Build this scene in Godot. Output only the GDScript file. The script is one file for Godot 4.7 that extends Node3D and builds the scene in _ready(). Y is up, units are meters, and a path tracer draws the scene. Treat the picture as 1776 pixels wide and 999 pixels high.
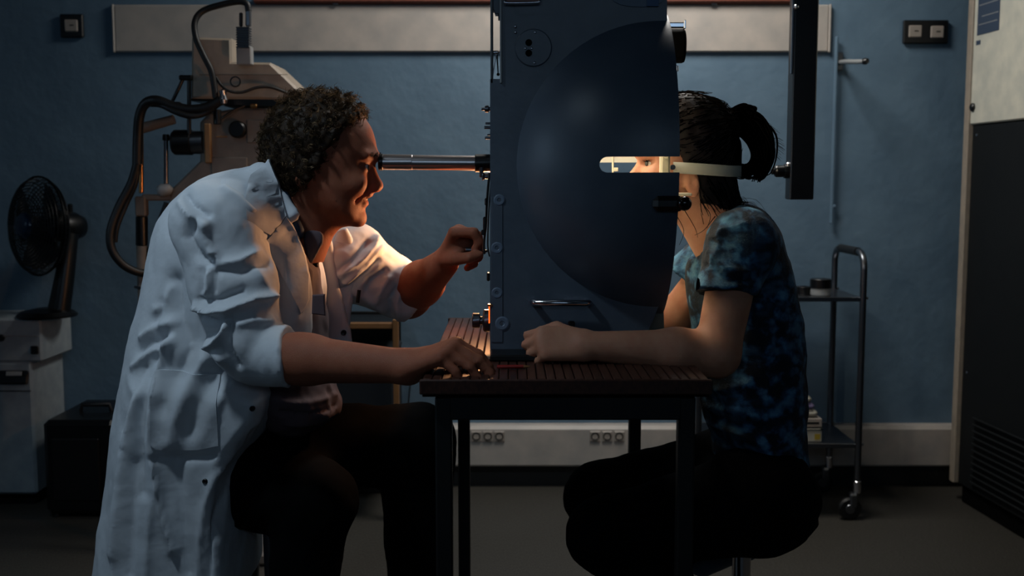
extends Node3D
# A dim eye laboratory: a person in a white coat looks through the eyepiece of a big domed instrument, another sits at its chin rest.

const F_PX := 1870.0
const CAM_Y := 1.06
const PITCH := 0.09941
const ZM := 2.15            # distance of the people's and the instrument's middle plane
var cam_basis := Basis(Vector3.RIGHT, -PITCH)
var M := {}
var taken := {}
var rng := RandomNumberGenerator.new()

func _ready() -> void:
	rng.seed = 7
	var t0 := Time.get_ticks_msec()
	# ---- camera
	var cam := Camera3D.new()
	cam.name = "camera"
	cam.fov = rad_to_deg(2.0 * atan(499.5 / F_PX))
	cam.position = Vector3(0, CAM_Y, 0)
	cam.rotation.x = -PITCH
	cam.near = 0.05
	cam.far = 60.0
	var lens := CameraAttributesPhysical.new()
	lens.frustum_focal_length = 12.0 / tan(deg_to_rad(cam.fov) / 2.0)
	lens.frustum_focus_distance = 2.05
	lens.exposure_aperture = 5.0
	lens.frustum_near = 0.05
	lens.frustum_far = 60.0
	cam.attributes = lens
	add_child(cam)
	cam.current = true
	# ---- sky outside the window, late dusk
	var world := WorldEnvironment.new()
	world.name = "world"
	var env := Environment.new()
	env.background_mode = Environment.BG_SKY
	var sky := Sky.new()
	var air := ProceduralSkyMaterial.new()
	air.sky_top_color = Color(0.10, 0.24, 0.50)
	air.sky_horizon_color = Color(0.26, 0.44, 0.66)
	air.ground_bottom_color = Color(0.03, 0.04, 0.05)
	air.ground_horizon_color = Color(0.10, 0.14, 0.2)
	air.sky_energy_multiplier = SKY_ENERGY
	sky.sky_material = air
	env.sky = sky
	env.tonemap_mode = Environment.TONE_MAPPER_LINEAR
	env.tonemap_exposure = 1.0
	env.sdfgi_enabled = true
	env.ssao_enabled = true
	env.ssil_enabled = true
	world.environment = env
	add_child(world)
	make_materials()
	ceiling_lamp(Vector3(0.33, 0, -3.0), CEILING_ENERGY, "square ceiling light panel near the blue wall", Color(1.0, 0.985, 0.96))
	ceiling_spot(Vector3(-1.0, Y_C, -1.3), Vector3(-0.72, 0.85, -1.95), LEFT_LAMP_ENERGY)
	window_light(Vector3(X_L - 0.22, 1.5, -1.8), Vector2(0.5, 0.70), -PI / 2, SIDE_WINDOW_ENERGY)
	window_light(Vector3(0.0, 1.95, Z_F - 0.005), Vector2(2.0, 0.6), 0.0, HIGH_WINDOW_ENERGY)
	build_room()
	build_wall_fittings()
	build_table()
	build_instrument()
	build_man()
	print("man ", Time.get_ticks_msec() - t0)
	build_woman()
	print("woman ", Time.get_ticks_msec() - t0)
	build_stools()
	build_microscope()
	build_left_corner()
	build_trolley()
	build_right_cabinet()
	build_small_things()
	print("done ", Time.get_ticks_msec() - t0)

const SKY_ENERGY := 1.0
const CEILING_ENERGY := 2.05
const LEFT_LAMP_ENERGY := 0.85
const SIDE_WINDOW_ENERGY := 0.3
const HIGH_WINDOW_ENERGY := 0.44
const WARM_ENERGY := 0.42
const BOWL_ENERGY := 0.075

# ---------------------------------------------------------------- naming
func numbered(called: String) -> String:
	var n: int = taken.get(called, -1) + 1
	taken[called] = n
	return called if n == 0 else "%s_%03d" % [called, n]

func tag(o: Node, label: String, category: String, group := "") -> void:
	o.set_meta("label", label)
	o.set_meta("category", category)
	if group != "":
		o.set_meta("group", group)

func thing(called: String, at: Vector3, label: String, category: String, group := "") -> Node3D:
	var o := Node3D.new()
	o.name = numbered(called)
	add_child(o)
	o.position = at
	tag(o, label, category, group)
	return o

func structure(called: String, mesh: Mesh, m: Material, label: String, category: String) -> MeshInstance3D:
	var o := MeshInstance3D.new()
	o.name = numbered(called)
	o.mesh = mesh
	o.material_override = m
	add_child(o)
	tag(o, label, category)
	o.set_meta("kind", "structure")
	return o

# a mesh given in world coordinates becomes a part of `parent`
func part(called: String, mesh: Mesh, m: Material, parent: Node3D, label := "") -> MeshInstance3D:
	var o := MeshInstance3D.new()
	o.name = called
	o.mesh = mesh
	o.material_override = m
	parent.add_child(o, true)
	o.global_transform = Transform3D()
	if label != "":
		o.set_meta("label", label)
	return o

# ---------------------------------------------------------------- pixels to places
func W(px: float, py: float, depth: float) -> Vector3:
	var d := cam_basis * Vector3((px - 888.0) / F_PX, (499.5 - py) / F_PX, -1.0)
	return Vector3(0, CAM_Y, 0) + d * (depth / -d.z)

func P2(px: float, py: float, depth: float) -> Vector2:
	var w := W(px, py, depth)
	return Vector2(w.x, w.y)

func poly(pts: Array, depth: float) -> PackedVector2Array:
	var out := PackedVector2Array()
	for i in range(0, pts.size(), 2):
		out.append(P2(pts[i], pts[i + 1], depth))
	return out

func path(pts: Array) -> PackedVector3Array:     # px, py, depth triples
	var out := PackedVector3Array()
	for i in range(0, pts.size(), 3):
		out.append(W(pts[i], pts[i + 1], pts[i + 2]))
	return out

func smooth_poly(p: PackedVector2Array, times := 2) -> PackedVector2Array:
	for t in times:
		var q := PackedVector2Array()
		for i in p.size():
			var a := p[i]
			var b := p[(i + 1) % p.size()]
			q.append(a.lerp(b, 0.25))
			q.append(a.lerp(b, 0.75))
		p = q
	return p

func smooth_path(p: PackedVector3Array, steps := 6) -> PackedVector3Array:
	var out := PackedVector3Array()
	var n := p.size()
	for i in n - 1:
		var a := p[maxi(i - 1, 0)]
		var d := p[mini(i + 2, n - 1)]
		for s in steps:
			out.append(p[i].cubic_interpolate(p[i + 1], a, d, float(s) / steps))
	out.append(p[n - 1])
	return out

# ---------------------------------------------------------------- mesh kit
func tool() -> SurfaceTool:
	var st := SurfaceTool.new()
	st.begin(Mesh.PRIMITIVE_TRIANGLES)
	return st

func done(st: SurfaceTool) -> ArrayMesh:
	st.generate_normals()
	st.index()
	return st.commit()

func quad(st: SurfaceTool, a: Vector3, b: Vector3, c: Vector3, d: Vector3) -> void:
	for v in [a, b, c, a, c, d]:
		st.add_vertex(v)

func add_box(st: SurfaceTool, c: Vector3, s: Vector3, bevel := 0.004, turn := Basis()) -> void:
	st.set_smooth_group(-1)
	var h := s * 0.5
	var b: float = minf(bevel, minf(h.x, minf(h.y, h.z)) * 0.9)
	var k := func(sx: int, sy: int, sz: int, axis: int) -> Vector3:
		var v := Vector3(sx * (h.x - b), sy * (h.y - b), sz * (h.z - b))
		v[axis] += b * [sx, sy, sz][axis]
		return c + turn * v
	for s1 in [-1, 1]:
		var fl: bool = s1 > 0
		var faces := [[k.call(s1, -1, -1, 0), k.call(s1, 1, -1, 0), k.call(s1, 1, 1, 0), k.call(s1, -1, 1, 0)],
			[k.call(-1, s1, -1, 1), k.call(-1, s1, 1, 1), k.call(1, s1, 1, 1), k.call(1, s1, -1, 1)],
			[k.call(-1, -1, s1, 2), k.call(1, -1, s1, 2), k.call(1, 1, s1, 2), k.call(-1, 1, s1, 2)]]
		for f in faces:
			if fl: quad(st, f[3], f[2], f[1], f[0])
			else: quad(st, f[0], f[1], f[2], f[3])
	for s1 in [-1, 1]:
		for s2 in [-1, 1]:
			var same: bool = s1 * s2 > 0
			var es := [[k.call(s1, s2, -1, 0), k.call(s1, s2, 1, 0), k.call(s1, s2, 1, 1), k.call(s1, s2, -1, 1)],
				[k.call(-1, s1, s2, 1), k.call(1, s1, s2, 1), k.call(1, s1, s2, 2), k.call(-1, s1, s2, 2)],
				[k.call(s1, -1, s2, 2), k.call(s1, 1, s2, 2), k.call(s1, 1, s2, 0), k.call(s1, -1, s2, 0)]]
			for e in es:
				if same: quad(st, e[3], e[2], e[1], e[0])
				else: quad(st, e[0], e[1], e[2], e[3])
			for s3 in [-1, 1]:
				var tri := [k.call(s1, s2, s3, 0), k.call(s1, s2, s3, 1), k.call(s1, s2, s3, 2)]
				if s1 * s2 * s3 > 0: tri.reverse()
				for v in tri: st.add_vertex(v)

func box(c: Vector3, s: Vector3, bevel := 0.004, turn := Basis()) -> ArrayMesh:
	var st := tool()
	add_box(st, c, s, bevel, turn)
	return done(st)

func frame_of(dir: Vector3) -> Basis:
	var y := dir.normalized()
	var x := y.cross(Vector3.UP if absf(y.y) < 0.9 else Vector3.RIGHT).normalized()
	return Basis(x, y, x.cross(y))

# a turned body: profile of (radius, distance along the axis) from `a` in direction `dir`
func add_lathe(st: SurfaceTool, a: Vector3, dir: Vector3, prof: Array, n := 20, crease := true) -> void:
	var b := frame_of(dir)
	for i in prof.size() - 1:
		var p: Vector2 = prof[i]
		var q: Vector2 = prof[i + 1]
		st.set_smooth_group(i + 1 if crease else 0)
		for j in n:
			var t0 := TAU * j / n
			var t1 := TAU * (j + 1) / n
			var u0 := b.x * cos(t0) + b.z * sin(t0)
			var u1 := b.x * cos(t1) + b.z * sin(t1)
			var p0 := a + b.y * p.y + u0 * p.x
			var p1 := a + b.y * p.y + u1 * p.x
			var q0 := a + b.y * q.y + u0 * q.x
			var q1 := a + b.y * q.y + u1 * q.x
			if p.x > 1e-6:
				for v in [p0, p1, q1]: st.add_vertex(v)
			if q.x > 1e-6:
				for v in [p0, q1, q0]: st.add_vertex(v)

func lathe(a: Vector3, dir: Vector3, prof: Array, n := 20, crease := true) -> ArrayMesh:
	var st := tool()
	add_lathe(st, a, dir, prof, n, crease)
	return done(st)

func cyl_profile(r: float, l: float, bev := 0.002) -> Array:
	return [Vector2(0, 0), Vector2(r - bev, 0), Vector2(r, bev), Vector2(r, l - bev), Vector2(r - bev, l), Vector2(0, l)]

func cyl(a: Vector3, b: Vector3, r: float, n := 20, bev := 0.002) -> ArrayMesh:
	return lathe(a, b - a, cyl_profile(r, (b - a).length(), minf(bev, r * 0.5)), n)

func add_tube(st: SurfaceTool, pts: PackedVector3Array, r0: float, r1: float, n := 8, caps := true) -> void:
	st.set_smooth_group(0)
	var m := pts.size()
	var rings := []
	var fx := Vector3.ZERO
	for i in m:
		var d := (pts[mini(i + 1, m - 1)] - pts[maxi(i - 1, 0)]).normalized()
		if i == 0:
			fx = frame_of(d).x
		else:
			fx = (fx - d * fx.dot(d))
			fx = fx.normalized() if fx.length() > 1e-5 else frame_of(d).x
		var fz := fx.cross(d)
		var r := lerpf(r0, r1, float(i) / maxi(m - 1, 1))
		var ring := PackedVector3Array()
		for j in n:
			var t := TAU * j / n
			ring.append(pts[i] + fx * (cos(t) * r) + fz * (sin(t) * r))
		rings.append(ring)
	for i in m - 1:
		for j in n:
			var k := (j + 1) % n
			quad(st, rings[i][j], rings[i + 1][j], rings[i + 1][k], rings[i][k])
	if caps:
		st.set_smooth_group(-1)
		for j in range(1, n - 1):
			for v in [rings[0][0], rings[0][j], rings[0][j + 1], rings[m - 1][0], rings[m - 1][j + 1], rings[m - 1][j]]:
				st.add_vertex(v)

func tube(pts: PackedVector3Array, r0: float, r1 := -1.0, n := 8) -> ArrayMesh:
	var st := tool()
	add_tube(st, pts, r0, r0 if r1 < 0.0 else r1, n)
	return done(st)

# polygon in x, y run from z_front back to z_back, edges chamfered
func add_prism(st: SurfaceTool, p: PackedVector2Array, z_front: float, z_back: float, bevel := 0.003) -> void:
	st.set_smooth_group(-1)
	if Geometry2D.is_polygon_clockwise(p):
		p = p.duplicate()
		p.reverse()
	var inner := p
	if bevel > 0.0:
		var off := Geometry2D.offset_polygon(p, -bevel, Geometry2D.JOIN_MITER)
		if off.size() == 1 and off[0].size() == p.size():
			# match starts
			var best := 0
			for i in off[0].size():
				if off[0][i].distance_to(p[0]) < off[0][best].distance_to(p[0]):
					best = i
			inner = PackedVector2Array()
			for i in p.size():
				inner.append(off[0][(best + i) % p.size()])
		else:
			bevel = 0.0
	var tri := Geometry2D.triangulate_polygon(inner)
	var n := p.size()
	for i in range(0, tri.size(), 3):
		var a := inner[tri[i]]
		var b := inner[tri[i + 1]]
		var c := inner[tri[i + 2]]
		if (b - a).cross(c - a) > 0.0:
			var t := b
			b = c
			c = t
		for v in [a, b, c]: st.add_vertex(Vector3(v.x, v.y, z_front))
		for v in [a, c, b]: st.add_vertex(Vector3(v.x, v.y, z_back))
	for i in n:
		var k := (i + 1) % n
		var zf := z_front - bevel
		var zb := z_back + bevel
		quad(st, v3(p[i], zf), v3(p[i], zb), v3(p[k], zb), v3(p[k], zf))
		if bevel > 0.0:
			quad(st, v3(inner[i], z_front), v3(p[i], zf), v3(p[k], zf), v3(inner[k], z_front))
			quad(st, v3(p[i], zb), v3(inner[i], z_back), v3(inner[k], z_back), v3(p[k], zb))

func v3(p: Vector2, z: float) -> Vector3:
	return Vector3(p.x, p.y, z)

func prism(p: PackedVector2Array, z_front: float, z_back: float, bevel := 0.003) -> ArrayMesh:
	var st := tool()
	add_prism(st, p, z_front, z_back, bevel)
	return done(st)

func ball(c: Vector3, r: float, n := 16) -> ArrayMesh:
	var prof := []
	for i in n / 2 + 1:
		var t := PI * i / (n / 2)
		prof.append(Vector2(sin(t) * r if i > 0 and i < n / 2 else 0.0, r - cos(t) * r))
	return lathe(c - Vector3(0, r, 0), Vector3.UP, prof, n, false)

func arc_path(c: Vector3, u: Vector3, v: Vector3, a0: float, a1: float, n := 24) -> PackedVector3Array:
	var out := PackedVector3Array()
	for i in n + 1:
		var t := lerpf(a0, a1, float(i) / n)
		out.append(c + u * cos(t) + v * sin(t))
	return out

# ---------------------------------------------------------------- fields of distance, meshed as surface nets
class Field:
	var o: Vector3
	var h: float
	var nx: int
	var ny: int
	var nz: int
	var v: PackedFloat32Array
	var verts := PackedVector3Array()
	var norms := PackedVector3Array()
	var idx := PackedInt32Array()

	func _init(lo: Vector3, hi: Vector3, cell: float) -> void:
		o = lo
		h = cell
		nx = int(ceil((hi.x - lo.x) / cell)) + 1
		ny = int(ceil((hi.y - lo.y) / cell)) + 1
		nz = int(ceil((hi.z - lo.z) / cell)) + 1
		v.resize(nx * ny * nz)
		v.fill(1.0)

	func span(lo: Vector3, hi: Vector3) -> PackedInt32Array:
		return PackedInt32Array([clampi(int(floor((lo.x - o.x) / h)), 0, nx - 1), clampi(int(ceil((hi.x - o.x) / h)), 0, nx - 1),
			clampi(int(floor((lo.y - o.y) / h)), 0, ny - 1), clampi(int(ceil((hi.y - o.y) / h)), 0, ny - 1),
			clampi(int(floor((lo.z - o.z) / h)), 0, nz - 1), clampi(int(ceil((hi.z - o.z) / h)), 0, nz - 1)])

	# tapered capsule; k > 0 joins smoothly, cut takes it away
	func cap(a: Vector3, b: Vector3, ra: float, rb: float, k := 0.02, cut := false) -> void:
		var pad := maxf(ra, rb) + k + 2.5 * h
		var lo := Vector3(minf(a.x, b.x), minf(a.y, b.y), minf(a.z, b.z)) - Vector3.ONE * pad
		var hi := Vector3(maxf(a.x, b.x), maxf(a.y, b.y), maxf(a.z, b.z)) + Vector3.ONE * pad
		var s := span(lo, hi)
		var ab := b - a
		var l2 := maxf(ab.length_squared(), 1e-9)
		for i in range(s[0], s[1] + 1):
			for j in range(s[2], s[3] + 1):
				var at := (i * ny + j) * nz
				for q in range(s[4], s[5] + 1):
					var p := o + Vector3(i, j, q) * h - a
					var t := clampf(p.dot(ab) / l2, 0.0, 1.0)
					var d := (p - ab * t).length() - lerpf(ra, rb, t)
					var e := v[at + q]
					if cut:
						d = -d
						var g := maxf(k - absf(d - e), 0.0)
						v[at + q] = maxf(d, e) + g * g / (4.0 * k)
					else:
						var g := maxf(k - absf(d - e), 0.0)
						v[at + q] = minf(d, e) - g * g / (4.0 * k)

	func chain(pts: PackedVector3Array, rs: Array, k := 0.02) -> void:
		for i in pts.size() - 1:
			cap(pts[i], pts[i + 1], rs[i], rs[i + 1], k)

	func ell(c: Vector3, r: Vector3, turn := Basis(), k := 0.02, cut := false) -> void:
		var big := maxf(r.x, maxf(r.y, r.z)) + k + 2.5 * h
		var s := span(c - Vector3.ONE * big, c + Vector3.ONE * big)
		var inv := turn.transposed()
		var small := minf(r.x, minf(r.y, r.z))
		for i in range(s[0], s[1] + 1):
			for j in range(s[2], s[3] + 1):
				var at := (i * ny + j) * nz
				for q in range(s[4], s[5] + 1):
					var p := inv * (o + Vector3(i, j, q) * h - c)
					var k0 := (p / r).length()
					var k1 := (p / (r * r)).length()
					var d := k0 * (k0 - 1.0) / k1 if k1 > 1e-6 else -small
					var e := v[at + q]
					if cut: d = -d
					var g := maxf(k - absf(d - e), 0.0)
					v[at + q] = maxf(d, e) + g * g / (4.0 * k) if cut else minf(d, e) - g * g / (4.0 * k)

	static func inside(p: Vector2, pg: PackedVector2Array) -> float:   # signed distance, positive inside
		var d := 1e9
		var sgn := -1.0
		var n := pg.size()
		var j := n - 1
		for i in n:
			var a := pg[i]
			var b := pg[j]
			var e := b - a
			var w := p - a
			var c := w - e * clampf(w.dot(e) / maxf(e.length_squared(), 1e-12), 0.0, 1.0)
			d = minf(d, c.length_squared())
			if (a.y > p.y) != (b.y > p.y) and p.x < (b.x - a.x) * (p.y - a.y) / (b.y - a.y) + a.x:
				sgn = -sgn
			j = i
		return sgn * sqrt(d)

	# a cushion with the outline pg round the plane z = z0 + slant.x * x + slant.y * y, half as thick as r * zs
	# mode: 0 join, 1 take away, 2 keep only the common part
	func pillow(pg: PackedVector2Array, z0: float, r: float, zs := 1.0, k := 0.02, mode := 0, slant := Vector3.ZERO) -> void:
		var lo := Vector2(1e9, 1e9)
		var hi := -lo
		for p in pg:
			lo = lo.min(p)
			hi = hi.max(p)
		var pad := k + 2.5 * h
		var s := PackedInt32Array([0, nx - 1, 0, ny - 1, 0, nz - 1])
		if mode != 2:
			s = span(Vector3(lo.x - pad, lo.y - pad, -1e3), Vector3(hi.x + pad, hi.y + pad, 1e3))
		for i in range(s[0], s[1] + 1):
			for j in range(s[2], s[3] + 1):
				var x := o.x + i * h
				var y := o.y + j * h
				var din := inside(Vector2(x, y), pg)
				if mode != 2 and din < -pad:
					continue
				var at := (i * ny + j) * nz
				var m := r - din
				var zc := z0 + slant.x * x + slant.y * y
				for q in range(s[4], s[5] + 1):
					var z := (o.z + q * h - zc) / zs
					var d := 0.0
					if m > 0.0:
						d = sqrt(m * m + z * z) - r
					else:
						d = maxf(absf(z) - r, -din)
					var e := v[at + q]
					if mode == 0:
						var g := maxf(k - absf(d - e), 0.0)
						v[at + q] = minf(d, e) - g * g / (4.0 * k)
					else:
						if mode == 1: d = -d
						var g := maxf(k - absf(d - e), 0.0)
						v[at + q] = maxf(d, e) + g * g / (4.0 * k)

	# keep what lies on the side of the plane that `n` points away from
	func plane(c: Vector3, n: Vector3) -> void:
		n = n.normalized()
		for i in nx:
			for j in ny:
				var at := (i * ny + j) * nz
				for q in nz:
					var d := (o + Vector3(i, j, q) * h - c).dot(n)
					if d > v[at + q]:
						v[at + q] = d

	func net(smooth := 1) -> void:
		var id := PackedInt32Array()
		id.resize(nx * ny * nz)
		id.fill(-1)
		var sx := ny * nz
		var far := h * 2.0
		for i in nx - 1:
			for j in ny - 1:
				var at := (i * ny + j) * nz
				for q in nz - 1:
					var c := at + q
					var v0 := v[c]
					if v0 > far or v0 < -far:
						continue
					var cs := [v0, v[c + 1], v[c + nz], v[c + nz + 1], v[c + sx], v[c + sx + 1], v[c + sx + nz], v[c + sx + nz + 1]]
					var mask := 0
					for b in 8:
						if cs[b] < 0.0: mask |= 1 << b
					if mask == 0 or mask == 255:
						continue
					var sum := Vector3.ZERO
					var n := 0
					for e in EDGES:
						var a: float = cs[e[0]]
						var b: float = cs[e[1]]
						if (a < 0.0) != (b < 0.0):
							sum += e[2] + e[3] * (a / (a - b))
							n += 1
					id[c] = verts.size()
					verts.append(o + (Vector3(i, j, q) + sum / n) * h)
		for i in range(1, nx - 1):
			for j in range(1, ny - 1):
				var at := (i * ny + j) * nz
				for q in range(1, nz - 1):
					var c := at + q
					var v0 := v[c]
					if v0 > far or v0 < -far:
						continue
					var neg := v0 < 0.0
					if neg != (v[c + sx] < 0.0):
						face(id[c], id[c - nz], id[c - nz - 1], id[c - 1], neg)
					if neg != (v[c + nz] < 0.0):
						face(id[c], id[c - 1], id[c - sx - 1], id[c - sx], neg)
					if neg != (v[c + 1] < 0.0):
						face(id[c], id[c - sx], id[c - sx - nz], id[c - nz], neg)
		for t in smooth:
			relax()
		normals()

	func face(a: int, b: int, c: int, d: int, neg: bool) -> void:
		if a < 0 or b < 0 or c < 0 or d < 0:
			return
		if not neg: idx.append_array(PackedInt32Array([a, b, c, a, c, d]))
		else: idx.append_array(PackedInt32Array([a, c, b, a, d, c]))

	func relax() -> void:
		var sum := PackedVector3Array()
		var cnt := PackedInt32Array()
		sum.resize(verts.size())
		cnt.resize(verts.size())
		for i in range(0, idx.size(), 3):
			var a := idx[i]
			var b := idx[i + 1]
			var c := idx[i + 2]
			sum[a] += verts[b] + verts[c]
			sum[b] += verts[a] + verts[c]
			sum[c] += verts[a] + verts[b]
			cnt[a] += 2
			cnt[b] += 2
			cnt[c] += 2
		for i in verts.size():
			if cnt[i] > 0:
				verts[i] = verts[i].lerp(sum[i] / cnt[i], 0.5)

	func normals() -> void:
		norms = PackedVector3Array()
		norms.resize(verts.size())
		for i in range(0, idx.size(), 3):
			var a := verts[idx[i]]
			var n := (verts[idx[i + 2]] - a).cross(verts[idx[i + 1]] - a)
			norms[idx[i]] += n
			norms[idx[i + 1]] += n
			norms[idx[i + 2]] += n
		for i in norms.size():
			norms[i] = norms[i].normalized()

	func mesh(colors := PackedColorArray()) -> ArrayMesh:
		var a := []
		a.resize(Mesh.ARRAY_MAX)
		a[Mesh.ARRAY_VERTEX] = verts
		a[Mesh.ARRAY_NORMAL] = norms
		a[Mesh.ARRAY_INDEX] = idx
		if colors.size():
			a[Mesh.ARRAY_COLOR] = colors
		var m := ArrayMesh.new()
		m.add_surface_from_arrays(Mesh.PRIMITIVE_TRIANGLES, a)
		return m

	const EDGES := [[0, 1, Vector3(0, 0, 0), Vector3(0, 0, 1)], [2, 3, Vector3(0, 1, 0), Vector3(0, 0, 1)], [4, 5, Vector3(1, 0, 0), Vector3(0, 0, 1)], [6, 7, Vector3(1, 1, 0), Vector3(0, 0, 1)],
		[0, 2, Vector3(0, 0, 0), Vector3(0, 1, 0)], [1, 3, Vector3(0, 0, 1), Vector3(0, 1, 0)], [4, 6, Vector3(1, 0, 0), Vector3(0, 1, 0)], [5, 7, Vector3(1, 0, 1), Vector3(0, 1, 0)],
		[0, 4, Vector3(0, 0, 0), Vector3(1, 0, 0)], [1, 5, Vector3(0, 0, 1), Vector3(1, 0, 0)], [2, 6, Vector3(0, 1, 0), Vector3(1, 0, 0)], [3, 7, Vector3(0, 1, 1), Vector3(1, 0, 0)]]

func seg_dist(p: Vector2, a: Vector2, b: Vector2) -> float:
	var e := b - a
	return (p - a - e * clampf((p - a).dot(e) / maxf(e.length_squared(), 1e-12), 0.0, 1.0)).length()

# cloth folds: each fold is a line (px) of height mm and half width px on the side of the mesh that faces `side`
func fold(f: Field, folds: Array, depth: float, side := 1.0) -> void:
	var lines := []
	for fo in folds:
		var pts: PackedVector2Array = poly(fo[0], depth)
		var w: float = fo[2] * depth / F_PX
		var lo := Vector2(1e9, 1e9)
		var hi := -lo
		for p in pts:
			lo = lo.min(p)
			hi = hi.max(p)
		lines.append([pts, fo[1] * 0.001, w, lo - Vector2.ONE * w * 3.0, hi + Vector2.ONE * w * 3.0])
	for i in f.verts.size():
		var n := f.norms[i]
		if n.z * side < 0.05:
			continue
		var p := Vector2(f.verts[i].x, f.verts[i].y)
		var sum := 0.0
		for l in lines:
			if p.x < l[3].x or p.y < l[3].y or p.x > l[4].x or p.y > l[4].y:
				continue
			var pts: PackedVector2Array = l[0]
			var d := 1e9
			for j in pts.size() - 1:
				d = minf(d, seg_dist(p, pts[j], pts[j + 1]))
			var t: float = d / l[2]
			sum += l[1] * exp(-1.35 * t * sqrt(t))
		f.verts[i] += n * (sum * smoothstep(0.05, 0.4, n.z * side))
	f.normals()

func ripple(f: Field, amp: float, stretch: Vector3, freq: float, seed_: int) -> void:
	var nz := FastNoiseLite.new()
	nz.seed = seed_
	nz.frequency = freq
	nz.fractal_octaves = 3
	for i in f.verts.size():
		f.verts[i] += f.norms[i] * (amp * nz.get_noise_3dv(f.verts[i] * stretch))
	f.normals()

# ---------------------------------------------------------------- materials
func noise_tex(freq: float, ramp: Array, seed_: int, octaves := 4, size := 512, as_normal := false, bump := 4.0, kind := FastNoiseLite.TYPE_SIMPLEX_SMOOTH) -> NoiseTexture2D:
	var n := FastNoiseLite.new()
	n.seed = seed_
	n.frequency = freq
	n.fractal_octaves = octaves
	n.noise_type = kind
	var t := NoiseTexture2D.new()
	t.width = size
	t.height = size
	t.seamless = true
	t.noise = n
	if as_normal:
		t.as_normal_map = true
		t.bump_strength = bump
	else:
		var g := Gradient.new()
		var offs := PackedFloat32Array()
		var cols := PackedColorArray()
		for r in ramp:
			offs.append(r[0])
			cols.append(r[1])
		g.offsets = offs
		g.colors = cols
		t.color_ramp = g
	return t

func mat(c: Color, rough := 0.6, metal := 0.0, spec := 0.5) -> StandardMaterial3D:
	var m := StandardMaterial3D.new()
	m.albedo_color = c
	m.roughness = rough
	m.metallic = metal
	m.metallic_specular = spec
	return m

func grain(m: StandardMaterial3D, tex: Texture2D, scale: float, normal: Texture2D = null, strength := 0.3) -> StandardMaterial3D:
	m.uv1_triplanar = true
	m.uv1_scale = Vector3.ONE * scale
	if tex:
		m.albedo_texture = tex
	if normal:
		m.normal_enabled = true
		m.normal_texture = normal
		m.normal_scale = strength
	return m

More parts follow.
